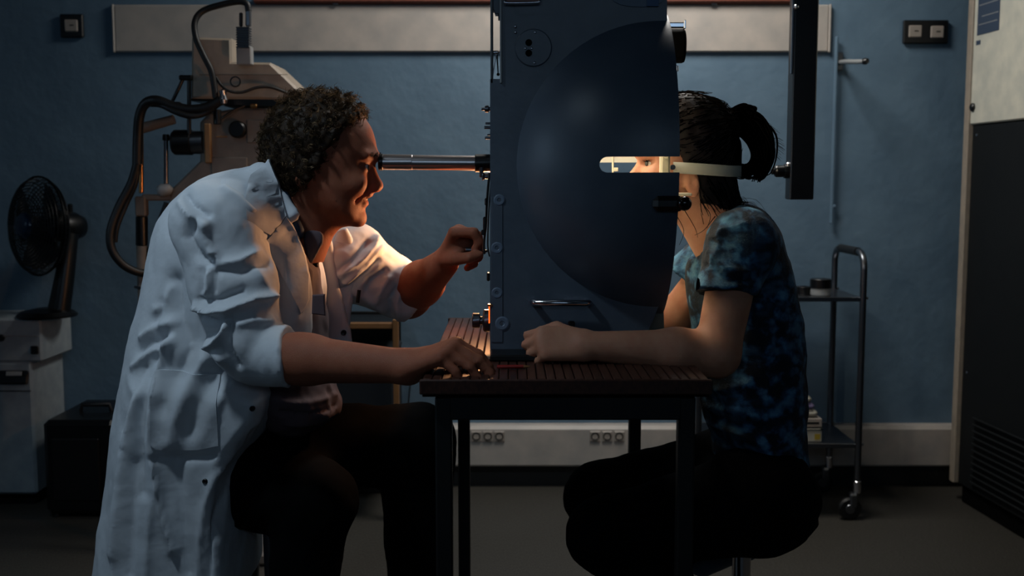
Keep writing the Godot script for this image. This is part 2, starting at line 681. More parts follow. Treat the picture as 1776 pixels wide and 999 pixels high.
func make_materials() -> void:
	var orange_peel := noise_tex(0.05, [], 3, 4, 512, true, 5.0)
	var weave := noise_tex(0.22, [], 5, 2, 512, true, 6.0)
	var crumple := noise_tex(0.012, [], 9, 3, 512, true, 9.0)
	var mottle := noise_tex(0.01, [[0.0, Color(0.86, 0.88, 0.9)], [1.0, Color(1, 1, 1)]], 11, 5)
	M.wall = grain(mat(Color(0.39, 0.49, 0.565), 0.62), mottle, 0.8, orange_peel, 0.08)
	M.side_wall = M.wall
	M.ceiling = grain(mat(Color(0.32, 0.33, 0.34), 0.9), mottle, 0.8)
	var terrazzo := noise_tex(0.16, [[0.0, Color(0.20, 0.19, 0.18)], [0.4, Color(0.40, 0.38, 0.35)], [0.62, Color(0.47, 0.45, 0.42)], [1.0, Color(0.72, 0.69, 0.63)]], 21, 3)
	M.floor = grain(mat(Color(0.53, 0.53, 0.52), 0.55), terrazzo, 2.2, orange_peel, 0.15)
	M.trunking = grain(mat(Color(0.74, 0.70, 0.66), 0.45), mottle, 1.5)
	M.vinyl = grain(mat(Color(0.13, 0.13, 0.13), 0.5), mottle, 2.0)
	M.dark_plastic = mat(Color(0.03, 0.03, 0.035), 0.4)
	M.black = mat(Color(0.015, 0.016, 0.018), 0.35)
	M.matte_black = mat(Color(0.012, 0.012, 0.014), 0.8, 0.0, 0.2)
	M.rubber = mat(Color(0.025, 0.028, 0.032), 0.5)
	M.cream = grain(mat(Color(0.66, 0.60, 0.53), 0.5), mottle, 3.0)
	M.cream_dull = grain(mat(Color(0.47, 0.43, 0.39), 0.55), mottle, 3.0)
	M.tan_plastic = mat(Color(0.55, 0.43, 0.28), 0.5)
	M.pale_grey = mat(Color(0.55, 0.56, 0.56), 0.45)
	M.white_device = grain(mat(Color(0.60, 0.64, 0.66), 0.5), mottle, 3.0)
	M.switch_white = mat(Color(0.62, 0.58, 0.54), 0.4)
	M.chrome = mat(Color(0.82, 0.82, 0.84), 0.16, 1.0)
	M.steel = mat(Color(0.45, 0.46, 0.48), 0.3, 1.0)
	M.brass = mat(Color(0.75, 0.55, 0.35), 0.3, 1.0)
	# instrument paint: blue grey enamel with a fine hammered skin
	M.enamel = grain(mat(Color(0.325, 0.365, 0.41), 0.40, 0.0, 0.5), mottle, 2.5, orange_peel, 0.035)
	M.enamel_dull = mat(Color(0.38, 0.44, 0.51), 0.5)
	M.bowl_white = mat(Color(0.90, 0.89, 0.84), 0.8)
	M.strap = grain(mat(Color(0.74, 0.74, 0.69), 0.7), null, 40.0, weave, 0.3)
	M.ivory = mat(Color(0.85, 0.82, 0.72), 0.5)
	# wood
	var wood := noise_tex(0.02, [[0.0, Color(0.17, 0.09, 0.07)], [0.45, Color(0.25, 0.145, 0.11)], [1.0, Color(0.32, 0.20, 0.15)]], 31, 5)
	M.table_wood = grain(mat(Color(1, 1, 1), 0.38), wood, 1.0)
	M.table_wood.uv1_scale = Vector3(9, 6, 1.2)
	M.table_wood_2 = grain(mat(Color(0.86, 0.84, 0.82), 0.38), wood, 1.0)
	M.table_wood_2.uv1_scale = Vector3(11, 6, 1.5)
	M.pine = grain(mat(Color(0.52, 0.35, 0.19), 0.55), mottle, 4.0)
	M.shelf_wood = grain(mat(Color(0.50, 0.28, 0.22), 0.45), mottle, 4.0)
	M.table_metal = mat(Color(0.05, 0.052, 0.055), 0.45)
	# cloth
	M.coat = grain(mat(Color(0.78, 0.80, 0.82), 0.85), null, 5.0, crumple, 0.2)
	M.shirt = grain(mat(Color(0.33, 0.28, 0.30), 0.85), null, 30.0, weave, 0.3)
	M.shirt_collar = mat(Color(0.12, 0.22, 0.32), 0.85)
	M.trousers = grain(mat(Color(0.022, 0.023, 0.027), 1.0, 0.0, 0.2), null, 30.0, weave, 0.3)
	M.jeans = grain(mat(Color(0.02, 0.024, 0.032), 1.0, 0.0, 0.2), null, 30.0, weave, 0.3)
	var dye := noise_tex(0.016, [[0.0, Color(0.03, 0.055, 0.09)], [0.45, Color(0.045, 0.09, 0.14)], [0.54, Color(0.11, 0.23, 0.32)], [0.64, Color(0.25, 0.42, 0.52)], [0.78, Color(0.44, 0.60, 0.68)], [1.0, Color(0.55, 0.68, 0.74)]], 43, 4)
	M.tie_dye = grain(mat(Color(0.80, 0.92, 1.0), 0.9), dye, 2.3, weave, 0.2)
	M.shoe = mat(Color(0.25, 0.32, 0.38), 0.7)
	# skin
	var pores := noise_tex(0.12, [], 51, 3, 512, true, 3.0)
	var blush := noise_tex(0.012, [[0.0, Color(0.93, 0.86, 0.84)], [1.0, Color(1, 1, 1)]], 53, 4)
	M.skin_man = grain(mat(Color(0.60, 0.375, 0.28), 0.65, 0.0, 0.35), blush, 6.0, pores, 0.3)
	M.skin_woman = grain(mat(Color(0.74, 0.54, 0.43), 0.6, 0.0, 0.4), blush, 6.0, pores, 0.15)
	for k in ["skin_man", "skin_woman"]:
		M[k].subsurf_scatter_enabled = true
		M[k].subsurf_scatter_strength = 0.12
	M.hair = mat(Color(1, 1, 1), 0.6, 0.0, 0.35)
	M.hair.vertex_color_use_as_albedo = true
	M.hair.backlight_enabled = true
	M.hair.backlight = Color(0.55, 0.5, 0.45)
	M.eye_white = mat(Color(0.85, 0.83, 0.80), 0.2)
	M.iris = mat(Color(0.12, 0.10, 0.08), 0.2)
	M.paper = mat(Color(0.70, 0.68, 0.62), 0.8)
	M.notice_blue = mat(Color(0.20, 0.26, 0.34), 0.7)
	M.cabinet_cream = grain(mat(Color(0.86, 0.84, 0.77), 0.5), mottle, 2.0)
	M.cabinet_dark = grain(mat(Color(0.085, 0.095, 0.10), 0.6, 0.0, 0.35), mottle, 2.0)
	M.glass = mat(Color(0.85, 0.9, 0.92, 0.12), 0.05)
	M.glass.transparency = BaseMaterial3D.TRANSPARENCY_ALPHA
	M.red_plastic = mat(Color(0.55, 0.10, 0.06), 0.4)
	M.lilac = mat(Color(0.42, 0.38, 0.52), 0.8)
	M.yellow_print = mat(Color(0.65, 0.55, 0.15), 0.7)

func glow(c: Color, energy: float) -> StandardMaterial3D:
	var m := mat(Color(0.1, 0.1, 0.1), 0.5)
	m.emission_enabled = true
	m.emission = c
	m.emission_energy_multiplier = energy
	return m

# ---------------------------------------------------------------- the room
const X_L := -2.25
const X_R := 2.15
const Z_B := -3.69
const Z_F := 1.5
const Y_C := 2.35

func ceiling_lamp(at: Vector3, energy: float, label: String, tint: Color) -> void:
	var c := Vector3(at.x, Y_C - 0.03, at.z)
	var o := thing("ceiling_light", Vector3(c.x, Y_C, c.z), label, "ceiling light")
	var st := tool()
	for s in [-1, 1]:
		add_box(st, c + Vector3(s * 0.315, 0, 0), Vector3(0.03, 0.06, 0.66), 0.004)
		add_box(st, c + Vector3(0, 0, s * 0.315), Vector3(0.60, 0.06, 0.03), 0.004)
	part("frame", done(st), M.pale_grey, o)
	part("diffuser", box(c + Vector3(0, 0.012, 0), Vector3(0.6, 0.012, 0.6), 0.003), glow(tint, 1.6), o)
	var l := AreaLight3D.new()
	l.name = "ceiling_panel_light"
	l.light_color = tint
	l.light_energy = energy
	l.area_size = Vector2(0.58, 0.58)
	l.area_range = 12.0
	l.shadow_enabled = true
	o.add_child(l)
	l.global_position = c + Vector3(0, -0.006, 0)
	l.rotation = Vector3(-PI / 2, 0, 0)

# a swivelling spot lamp on the ceiling
func ceiling_spot(at: Vector3, to: Vector3, energy: float) -> void:
	var o := thing("ceiling_spotlight", at, "cool white swivelling spotlight on the ceiling before the white coat", "spotlight")
	var tint := Color(0.84, 0.93, 1.0)
	var c := at + Vector3(0, -0.08, 0)
	var dir := (to - c).normalized()
	part("ceiling_plate", cyl(at, at + Vector3(0, -0.012, 0), 0.07, 24), M.pale_grey, o)
	part("stem", cyl(at + Vector3(0, -0.01, 0), c, 0.010, 12), M.pale_grey, o)
	part("shade", lathe(c - dir * 0.06, dir, [Vector2(0, 0), Vector2(0.05, 0.004), Vector2(0.085, 0.07), Vector2(0.09, 0.12), Vector2(0.086, 0.12), Vector2(0.08, 0.07), Vector2(0.046, 0.01), Vector2(0, 0.008)], 32), M.pale_grey, o)
	part("lamp_glass", lathe(c + dir * 0.04, dir, [Vector2(0.08, 0), Vector2(0.078, 0.006), Vector2(0, 0.010)], 28), glow(tint, 3.0), o)
	var l := SpotLight3D.new()
	l.name = "ceiling_spot_light"
	l.light_color = tint
	l.light_energy = energy
	l.light_size = 0.08
	l.spot_range = 10.0
	l.spot_attenuation = 2.0
	l.spot_angle = 36.0
	l.spot_angle_attenuation = 0.7
	l.shadow_enabled = true
	o.add_child(l)
	l.global_position = c + dir * 0.075
	l.look_at(to)

# daylight that comes in at a window, given off by a sheet of light in its opening
func window_light(at: Vector3, size: Vector2, turn: float, energy: float) -> void:
	var l := AreaLight3D.new()
	l.name = "window_light"
	l.light_color = Color(0.77, 0.90, 1.0)
	l.light_energy = energy
	l.area_size = size
	l.area_range = 14.0
	l.shadow_enabled = true
	add_child(l, true)
	l.position = at
	l.rotation.y = turn

func build_room() -> void:
	var T := 0.12
	var mid := Vector3((X_L + X_R) / 2, Y_C / 2, (Z_F + Z_B) / 2)
	var sx := X_R - X_L + 2 * T
	var sz := Z_F - Z_B + 2 * T
	structure("floor", box(Vector3(mid.x, -T / 2, mid.z), Vector3(sx, T, sz), 0.001), M.floor, "speckled grey beige lino floor", "floor")
	structure("ceiling", box(Vector3(mid.x, Y_C + T / 2, mid.z), Vector3(sx, T, sz), 0.001), M.ceiling, "plain pale ceiling", "ceiling")
	structure("wall_back", box(Vector3(mid.x, mid.y, Z_B - T / 2), Vector3(sx, Y_C, T), 0.001), M.wall, "matt blue painted back wall", "wall")
	structure("wall_right", box(Vector3(X_R + T / 2, mid.y, mid.z), Vector3(T, Y_C, sz), 0.001), M.side_wall, "plain wall behind the tall cabinet", "wall")
	# the wall opposite, with a high strip window
	var st := tool()
	var zf := Z_F + T / 2
	add_box(st, Vector3(mid.x, 0.82, zf), Vector3(sx, 1.64, T), 0.001)
	add_box(st, Vector3(mid.x, (2.26 + Y_C) / 2, zf), Vector3(sx, Y_C - 2.26, T), 0.001)
	add_box(st, Vector3((X_L - T - 1.01) / 2, 1.95, zf), Vector3(-1.01 - (X_L - T), 0.62, T), 0.001)
	add_box(st, Vector3((X_R + T + 1.01) / 2, 1.95, zf), Vector3(X_R + T - 1.01, 0.62, T), 0.001)
	structure("wall_front", done(st), M.side_wall, "plain wall opposite the blue wall", "wall")
	st = tool()
	for s in [-1, 1]:
		add_box(st, Vector3(0, 1.95 + s * 0.29, zf), Vector3(2.0, 0.03, 0.05), 0.004)
		add_box(st, Vector3(s * 0.99, 1.95, zf), Vector3(0.03, 0.55, 0.05), 0.004)
	var w := structure("window_1", done(st), M.pale_grey, "high strip window opposite the blue wall", "window")
	part("pane", box(Vector3(0, 1.95, zf), Vector3(1.95, 0.55, 0.006), 0.001), M.glass, w)
	# left wall with a narrow window
	var zs := [-2.06, -1.54]
	var TL := 0.26
	var ys := [1.125, 1.875]
	st = tool()
	add_box(st, Vector3(X_L - TL / 2, ys[0] / 2, mid.z), Vector3(TL, ys[0], sz), 0.001)
	add_box(st, Vector3(X_L - TL / 2, (ys[1] + Y_C) / 2, mid.z), Vector3(TL, Y_C - ys[1], sz), 0.001)
	add_box(st, Vector3(X_L - TL / 2, (ys[0] + ys[1]) / 2, (zs[0] + Z_B) / 2), Vector3(TL, ys[1] - ys[0], zs[0] - Z_B), 0.001)
	add_box(st, Vector3(X_L - TL / 2, (ys[0] + ys[1]) / 2, (zs[1] + Z_F) / 2), Vector3(TL, ys[1] - ys[0], Z_F - zs[1]), 0.001)
	structure("wall_left", done(st), M.side_wall, "plain wall with the narrow window", "wall")
	st = tool()
	var zc: float = (zs[0] + zs[1]) / 2
	var yc: float = (ys[0] + ys[1]) / 2
	for s in [-1, 1]:
		add_box(st, Vector3(X_L - 0.235, yc, zc + s * 0.25), Vector3(0.05, 0.75, 0.02), 0.004)
		add_box(st, Vector3(X_L - 0.235, yc + s * 0.365, zc), Vector3(0.05, 0.02, 0.5), 0.004)
	w = structure("window_2", done(st), M.pale_grey, "narrow upright window in the side wall", "window")
	part("pane", box(Vector3(X_L - 0.235, yc, zc), Vector3(0.006, 0.72, 0.48), 0.001), M.glass, w)
	# cove skirting, dado trunking and the long wall box
	structure("baseboard_back", prism_x([Vector2(Z_B, 0), Vector2(Z_B + 0.012, 0.0), Vector2(Z_B + 0.012, 0.075), Vector2(Z_B + 0.004, 0.085), Vector2(Z_B, 0.085)], X_L, X_R), M.vinyl, "black vinyl skirting along the blue wall", "skirting")
	var y0 := W(1000, 808, 3.65).y
	var y1 := W(1000, 738, 3.65).y
	structure("trim_1", prism_x([Vector2(Z_B, y0), Vector2(Z_B + 0.045, y0), Vector2(Z_B + 0.05, y0 + 0.006), Vector2(Z_B + 0.05, y1 - 0.012), Vector2(Z_B + 0.04, y1), Vector2(Z_B, y1)], X_L, 1.62), M.trunking, "cream socket trunking running low along the blue wall", "trunking")

# profile in (z, y), run along x
func prism_x(prof: Array, xa: float, xb: float) -> ArrayMesh:
	var st := tool()
	st.set_smooth_group(-1)
	var n := prof.size()
	for i in n:
		var a: Vector2 = prof[i]
		var b: Vector2 = prof[(i + 1) % n]
		quad(st, Vector3(xa, a.y, a.x), Vector3(xa, b.y, b.x), Vector3(xb, b.y, b.x), Vector3(xb, a.y, a.x))
	for i in range(1, n - 1):
		for v in [prof[0], prof[i], prof[i + 1]]: st.add_vertex(Vector3(xa, v.y, v.x))
		for v in [prof[0], prof[i + 1], prof[i]]: st.add_vertex(Vector3(xb, v.y, v.x))
	return done(st)

func build_wall_fittings() -> void:
	# long pale wall box under the shelf
	var xa := W(199, 60, 3.675).x
	var xb := W(1437, 60, 3.675).x
	var ya := W(888, 90, 3.675).y
	var yb := W(888, 8, 3.675).y
	var o := thing("wall_box", Vector3((xa + xb) / 2, ya, Z_B), "long pale wall-mounted panel below the red brown rail", "wall box")
	part("cover", box(Vector3((xa + xb) / 2, (ya + yb) / 2, Z_B + 0.008), Vector3(xb - xa, yb - ya, 0.016), 0.004), M.trunking, o)
	for s in [-1, 1]:
		part("end_cap", box(Vector3((xa + xb) / 2 + s * ((xb - xa) / 2 + 0.004), (ya + yb) / 2, Z_B + 0.009), Vector3(0.008, yb - ya + 0.004, 0.018), 0.003), M.trunking, o)
	# wooden shelf above it
	var sa := W(440, 5, 3.66).x
	var sb := W(1380, 5, 3.66).x
	var sy := W(888, 7, 3.66).y
	o = thing("wall_rail", Vector3((sa + sb) / 2, sy, Z_B), "red brown wooden rail along the top of the pale wall box", "rail")
	part("board", box(Vector3((sa + sb) / 2, sy + 0.014, Z_B + 0.016), Vector3(sb - sa, 0.022, 0.032), 0.003), M.shelf_wood, o)
	part("lip", box(Vector3((sa + sb) / 2, sy + 0.02, Z_B + 0.034), Vector3(sb - sa, 0.026, 0.005), 0.002), M.shelf_wood, o)
	for k in 3:
		part("bracket", box(Vector3(lerpf(sa, sb, 0.15 + 0.35 * k), sy + 0.0, Z_B + 0.016), Vector3(0.02, 0.006, 0.03), 0.002), M.steel, o)
	var bx := W(1290, 0, 3.66).x
	o = thing("pin_board", Vector3(bx, sy + 0.025, Z_B + 0.13), "thin blue board standing on the red brown wall rail", "board")
	part("cover", box(Vector3(bx, sy + 0.055, Z_B + 0.018), Vector3(0.24, 0.06, 0.03), 0.004), mat(Color(0.15, 0.32, 0.55), 0.6), o)
	part("sheet", box(Vector3(bx, sy + 0.055, Z_B + 0.019), Vector3(0.23, 0.045, 0.031), 0.002), M.paper, o)
	# switches
	switch_plate([[125, 45]], "single dark framed light switch alone on the blue wall", 36)
	switch_plate([[1586, 55], [1624, 56]], "double dark framed light switch beside the tall cabinet", 36)
	# sockets in the trunking
	for g in [[826, 846, 866], [1032, 1053, 1074]]:
		for px in g:
			var c := W(px, 757, 3.637)
			o = thing("power_socket", c, "white power socket, one of three together, in low trunking near the black trousers" if g[0] < 900 else "white power socket, one of three together, in low trunking near the bent knees", "socket", "sockets in the low trunking")
			part("faceplate", box(c + Vector3(0, 0, -0.001), Vector3(0.036, 0.036, 0.006), 0.002), M.switch_white, o)
			part("well", lathe(c + Vector3(0, 0, 0.0016), Vector3(0, 0, 1), [Vector2(0.0145, 0), Vector2(0.0145, 0.0012), Vector2(0.011, 0.0014), Vector2(0.010, 0.0002), Vector2(0, 0.0002)], 16), M.dark_plastic, o)
			for s in [-1, 1]:
				part("pin_hole", cyl(c + Vector3(s * 0.006, -0.006, 0.001), c + Vector3(s * 0.006, -0.006, 0.004), 0.003, 8, 0.0005), M.switch_white, o)
	# cable conduit with a coat hook
	var ca := W(1447, 95, 3.67)
	var cb := W(1446, 358, 3.67)
	o = thing("wall_conduit", cb, "thin blue painted cable conduit running down the blue wall", "conduit")
	part("pipe", box((ca + cb) / 2, Vector3(0.011, (ca - cb).length() + 0.12, 0.012), 0.003), M.wall, o)
	part("end_cap", box(cb, Vector3(0.014, 0.012, 0.015), 0.003), M.wall, o)
	var ha := W(1456, 106, 3.66)
	o = thing("wall_hook", ha, "dark wall hook with a black tipped arm beside the conduit", "hook")
	part("backplate", box(W(1455, 107, 3.68), Vector3(0.028, 0.062, 0.014), 0.004), M.steel, o)
	part("arm", tube(smooth_path(path([1458, 108, 3.67, 1470, 107, 3.58, 1490, 107, 3.5, 1502, 106, 3.48])), 0.008, 0.007), M.pale_grey, o)
	part("tip", lathe(W(1497, 107, 3.49), W(1507, 105, 3.47) - W(1497, 107, 3.49), [Vector2(0, 0), Vector2(0.010, 0.002), Vector2(0.011, 0.01), Vector2(0.008, 0.018), Vector2(0, 0.02)], 12), M.black, o)

func switch_plate(at: Array, label: String, size: float) -> void:
	var d := 3.68
	var c := W(at[0][0], at[0][1], d)
	var s := size * d / F_PX
	var e := W(at[-1][0], at[-1][1], d)
	var o := thing("light_switch", c, label, "light switch")
	var mid := (c + e) / 2
	part("frame", box(mid, Vector3(s + absf(e.x - c.x) + 0.006, s + 0.006, 0.014), 0.003), M.dark_plastic, o)
	for a in at:
		var p := W(a[0], a[1], d)
		part("rocker", box(p + Vector3(0, 0, 0.007), Vector3(s * 0.62, s * 0.56, 0.008), 0.003, Basis(Vector3.RIGHT, 0.05)), M.switch_white, o)
		part("key_mark", box(p + Vector3(0.003, 0.001, 0.0112), Vector3(s * 0.2, 0.004, 0.001), 0.0004), M.dark_plastic, o)

# ---------------------------------------------------------------- table
const T_X0 := -0.148
const T_X1 := 0.325
const T_Z0 := -1.75
const T_Z1 := -2.54
const T_Y := 0.735

func build_table() -> void:
	var o := thing("table", Vector3((T_X0 + T_X1) / 2, 0, (T_Z0 + T_Z1) / 2), "small dark wooden table on black square metal legs under the instrument", "table")
	var n := 30
	var w := (T_X1 - T_X0) / n
	var one := box(Vector3.ZERO, Vector3(w - 0.0014, 0.022, T_Z0 - T_Z1), 0.0015)
	for i in n:
		var p := MeshInstance3D.new()
		p.name = "plank"
		p.mesh = one
		p.material_override = M.table_wood if (i * 7) % 3 else M.table_wood_2
		o.add_child(p, true)
		p.global_position = Vector3(T_X0 + w * (i + 0.5), T_Y - 0.011 - (0.0004 if i % 2 else 0.0), (T_Z0 + T_Z1) / 2)
	part("edge_band", box(Vector3((T_X0 + T_X1) / 2, T_Y - 0.0125, T_Z0 + 0.004), Vector3(T_X1 - T_X0 + 0.008, 0.025, 0.008), 0.002), M.table_wood_2, o)
	part("edge_band", box(Vector3((T_X0 + T_X1) / 2, T_Y - 0.0125, T_Z1 - 0.004), Vector3(T_X1 - T_X0 + 0.008, 0.025, 0.008), 0.002), M.table_wood_2, o)
	part("underboard", box(Vector3((T_X0 + T_X1) / 2, T_Y - 0.026, (T_Z0 + T_Z1) / 2), Vector3(T_X1 - T_X0, 0.008, T_Z0 - T_Z1), 0.001), M.matte_black, o)
	var ay := T_Y - 0.03 - 0.021
	for s in [[-0.012, 0.0], [0.012, 1.0]]:
		part("apron", box(Vector3((T_X0 + T_X1) / 2, ay, lerpf(T_Z0 - 0.022, T_Z1 + 0.022, s[1])), Vector3(T_X1 - T_X0 - 0.05, 0.042, 0.02), 0.003), M.table_metal, o)
		part("apron", box(Vector3(lerpf(T_X0 + 0.034, T_X1 - 0.034, s[1]), ay, (T_Z0 + T_Z1) / 2), Vector3(0.02, 0.042, T_Z0 - T_Z1 - 0.06), 0.003), M.table_metal, o)
	for x in [T_X0 + 0.034, T_X1 - 0.034]:
		for z in [T_Z0 - 0.025, T_Z1 + 0.025]:
			part("leg", box(Vector3(x, 0.352, z), Vector3(0.028, 0.702, 0.028), 0.003), M.table_metal, o)
			part("foot", box(Vector3(x, 0.006, z), Vector3(0.033, 0.012, 0.033), 0.003), M.rubber, o)

# ---------------------------------------------------------------- the domed instrument
const B_C := Vector3(0.269, 1.087, -2.15)   # centre of the bowl
const B_R := 0.30
const I_Z0 := -1.99
const I_Z1 := -2.31

func csg_poly(p: PackedVector2Array, z_front: float, depth: float, m: Material) -> CSGPolygon3D:
	var c := CSGPolygon3D.new()
	if Geometry2D.is_polygon_clockwise(p):
		p = p.duplicate()
		p.reverse()
	c.polygon = p
	c.mode = CSGPolygon3D.MODE_DEPTH
	c.depth = depth
	c.position.z = z_front
	c.material = m
	return c

func build_instrument() -> void:
	var o := thing("eye_test_instrument", Vector3(0.12, T_Y, -2.15), "tall dark blue grey domed eye test instrument with a lit slot", "instrument")
	var D := 1.99
	var h := CSGCombiner3D.new()
	h.name = "housing"
	var prof := poly([850, 137, 850, 624, 1100, 624, 1122, 580, 1143, 530, 1156, 470, 1157, 300, 1157, -70, 871, -70, 871, 137], D)
	h.add_child(csg_poly(prof, I_Z0, I_Z0 - I_Z1, M.enamel))
	var outer := CSGSphere3D.new()
	outer.radius = B_R + 0.006
	outer.radial_segments = 96
	outer.rings = 48
	outer.position = B_C
	outer.material = M.enamel
	h.add_child(outer)
	var right := CSGBox3D.new()
	right.operation = CSGShape3D.OPERATION_SUBTRACTION
	right.size = Vector3(0.6, 1.4, 1.0)
	right.position = Vector3(B_C.x + 0.016 + 0.3, 1.1, -2.15)
	right.material = M.enamel
	h.add_child(right)
	var inner := CSGSphere3D.new()
	inner.operation = CSGShape3D.OPERATION_SUBTRACTION
	inner.radius = B_R
	inner.radial_segments = 96
	inner.rings = 48
	inner.position = B_C
	inner.material = M.bowl_white
	h.add_child(inner)
	var mouth := CSGCylinder3D.new()
	mouth.operation = CSGShape3D.OPERATION_SUBTRACTION
	mouth.radius = B_R - 0.004
	mouth.height = 0.2
	mouth.sides = 96
	mouth.rotation.z = PI / 2
	mouth.position = B_C + Vector3(0.1, 0, 0)
	mouth.material = M.bowl_white
	h.add_child(mouth)
	var pill := PackedVector2Array()
	var sy := 1.087
	var sr := 0.0134
	var sx := 0.1505 + sr
	for i in 13:
		var t := PI / 2 + PI * i / 12
		pill.append(Vector2(sx + cos(t) * sr, sy + sin(t) * sr))
	pill.append(Vector2(0.32, sy - sr))
	pill.append(Vector2(0.32, sy + sr))
	var slot := csg_poly(pill, -1.7, 1.0, M.ivory)
	slot.operation = CSGShape3D.OPERATION_SUBTRACTION
	h.add_child(slot)
	o.add_child(h)
	h.global_transform = Transform3D()
	# fixation rod inside the bowl
	part("fixation_rod", cyl(W(1063, 250, 2.30), W(1063, 325, 2.30), 0.0022, 8, 0.0005), M.ivory, o)
	part("fixation_target", box(W(1068, 294, 2.30), Vector3(0.010, 0.008, 0.006), 0.001), M.ivory, o)
	# forehead block of the head strap
	part("forehead_block", box(W(1153, 285, 2.045), Vector3(0.019, 0.05, 0.018), 0.004), M.ivory, o)
	part("forehead_screw", cyl(W(1155, 270, 2.04), W(1155, 270, 2.025), 0.006, 12, 0.001), M.ivory, o)
	# bowl lamp
	var lp := B_C + Vector3(-0.16, 0.215, 0.0)
	part("bowl_lamp", ball(lp, 0.016), glow(Color(1.0, 0.94, 0.85), 2.0), o)
	var l := OmniLight3D.new()
	l.name = "bowl_light"
	l.light_color = Color(1.0, 0.94, 0.85)
	l.light_energy = BOWL_ENERGY
	l.light_size = 0.015
	l.omni_range = 8.0
	l.omni_attenuation = 2.0
	l.shadow_enabled = true
	o.add_child(l)
	l.global_position = lp
	# side scale: two thin rods and brackets in the notch at the upper left
	part("edge_rail", box((W(853, -40, 2.0) + W(853, 137, 2.0)) / 2, Vector3(0.005, 0.20, 0.02), 0.001), M.black, o)
	part("edge_rail", box((W(869, -40, 2.0) + W(869, 137, 2.0)) / 2, Vector3(0.004, 0.20, 0.03), 0.001), M.pale_grey, o)
	part("bracket", prism(poly([853, -20, 870, -20, 870, 32, 864, 32, 864, 24, 859, 24, 857, 18, 853, 18], 2.0), -2.0, -2.03, 0.001), M.enamel, o)
	part("edge_screw", cyl(W(855, 91, 2.0), W(864, 91, 2.0), 0.003, 10, 0.001), M.chrome, o)
	part("thin_lever", tube(path([861, 92, 2.0, 854, 135, 2.0]), 0.0012, 0.0012, 6), M.chrome, o)
	part("thin_lever", tube(path([862, 95, 2.0, 864, 128, 2.0]), 0.0018, 0.0012, 6), M.black, o)
	part("lever_tip", ball(W(864, 129, 2.0), 0.003, 8), M.black, o)
	# carrying handle on top, name plate, cover disc with screws
	part("handle", tube(smooth_path(path([876, -10, 1.985, 876, 2, 1.975, 882, 5, 1.975, 930, 4, 1.975, 936, 1, 1.975, 938, -10, 1.985]), 5), 0.0022, 0.0022, 8), M.chrome, o)
	part("handle_recess", box(W(907, -4, 1.989), Vector3(0.058, 0.016, 0.003), 0.001), M.shelf_wood, o)
	part("name_plate", prism(smooth_poly(poly([1058, -30, 1152, -30, 1152, 13, 1060, 11], D), 2), I_Z0 + 0.003, I_Z0 - 0.001, 0.0), M.enamel_dull, o)
	var pb := part("plate_print", box(W(1132, 4, 1.985), Vector3(0.022, 0.014, 0.001), 0.0002), mat(Color(0.2, 0.33, 0.48), 0.5), o)
	pb.set_meta("label", "blue printed field on the name plate")
	part("cover_disc", lathe(W(925, 83, D), Vector3(0, 0, 1), [Vector2(0.034, -0.002), Vector2(0.034, 0.0015), Vector2(0.032, 0.003), Vector2(0, 0.003)], 36), M.enamel, o)
	for y in [74, 92]:
		part("sight_hole", lathe(W(917, y, D - 0.003), Vector3(0, 0, 1), [Vector2(0.0062, 0.0), Vector2(0.0062, 0.0012), Vector2(0.0052, 0.0012), Vector2(0.005, 0.0003), Vector2(0, 0.0003)], 16), M.matte_black, o)
	for s in [[911, 84], [922, 84], [927, 109], [894, 46], [894, 56], [928, 56]]:
		part("screw", lathe(W(s[0], s[1], D - 0.002), Vector3(0, 0, 1), [Vector2(0.0026, 0), Vector2(0.0026, 0.001), Vector2(0.0012, 0.0022), Vector2(0, 0.0022)], 10), M.steel, o)
	for s in [[866, 347, 10], [862, 430, 10.5], [862, 508, 10], [871, 561, 12.5]]:
		var r: float = s[2] * D / F_PX
		part("port_cover", lathe(W(s[0], s[1], D), Vector3(0, 0, 1), [Vector2(r, -0.001), Vector2(r, 0.0015), Vector2(r * 0.8, 0.0025), Vector2(r * 0.4, 0.0022), Vector2(r * 0.3, 0.0012), Vector2(0, 0.0012)], 24), M.enamel_dull, o)
	part("side_strip", box((W(862, 335, D) + W(862, 600, D)) / 2 + Vector3(0, 0, 0.0005), Vector3(0.021, 0.27, 0.002), 0.0006), M.enamel, o)
	# lower drawer handle
	var ha := W(925, 525, 1.965)
	var hb := W(1021, 526, 1.965)
	part("bar_handle", tube(PackedVector3Array([ha + Vector3(0, 0, -0.028), ha + Vector3(0, 0, -0.006), ha + Vector3(0.004, 0, 0), hb + Vector3(-0.004, 0, 0), hb + Vector3(0, 0, -0.006), hb + Vector3(0, 0, -0.028)]), 0.0062, 0.0062, 14), M.chrome, o)
	part("catch", box(W(991, 565, 1.985), Vector3(0.012, 0.018, 0.012), 0.002), M.black, o)
	part("catch", box(W(1076, 578, 1.985), Vector3(0.03, 0.008, 0.012), 0.002), M.black, o)
	# eyepiece telescope on the left
	var e0 := W(657, 281, ZM)
	var e1 := W(824, 283, ZM)
	var e2 := W(856, 283, ZM)
	part("eyepiece_cup", lathe(e0, e1 - e0, [Vector2(0, 0.001), Vector2(0.010, 0.0), Vector2(0.0158, 0.0), Vector2(0.0165, 0.002), Vector2(0.0165, 0.008), Vector2(0.0155, 0.009)], 32), M.black, o)
	part("eyepiece_tube", lathe(e0, e1 - e0, [Vector2(0.0155, 0.006), Vector2(0.0155, 0.066), Vector2(0.0149, 0.067), Vector2(0.0149, 0.2)], 40), mat(Color(0.80, 0.76, 0.75), 0.28, 1.0), o)
	part("eyepiece_socket", lathe(e1, e2 - e1, [Vector2(0, 0), Vector2(0.0165, 0.0), Vector2(0.0178, 0.001), Vector2(0.0178, 0.05)], 32), M.black, o)
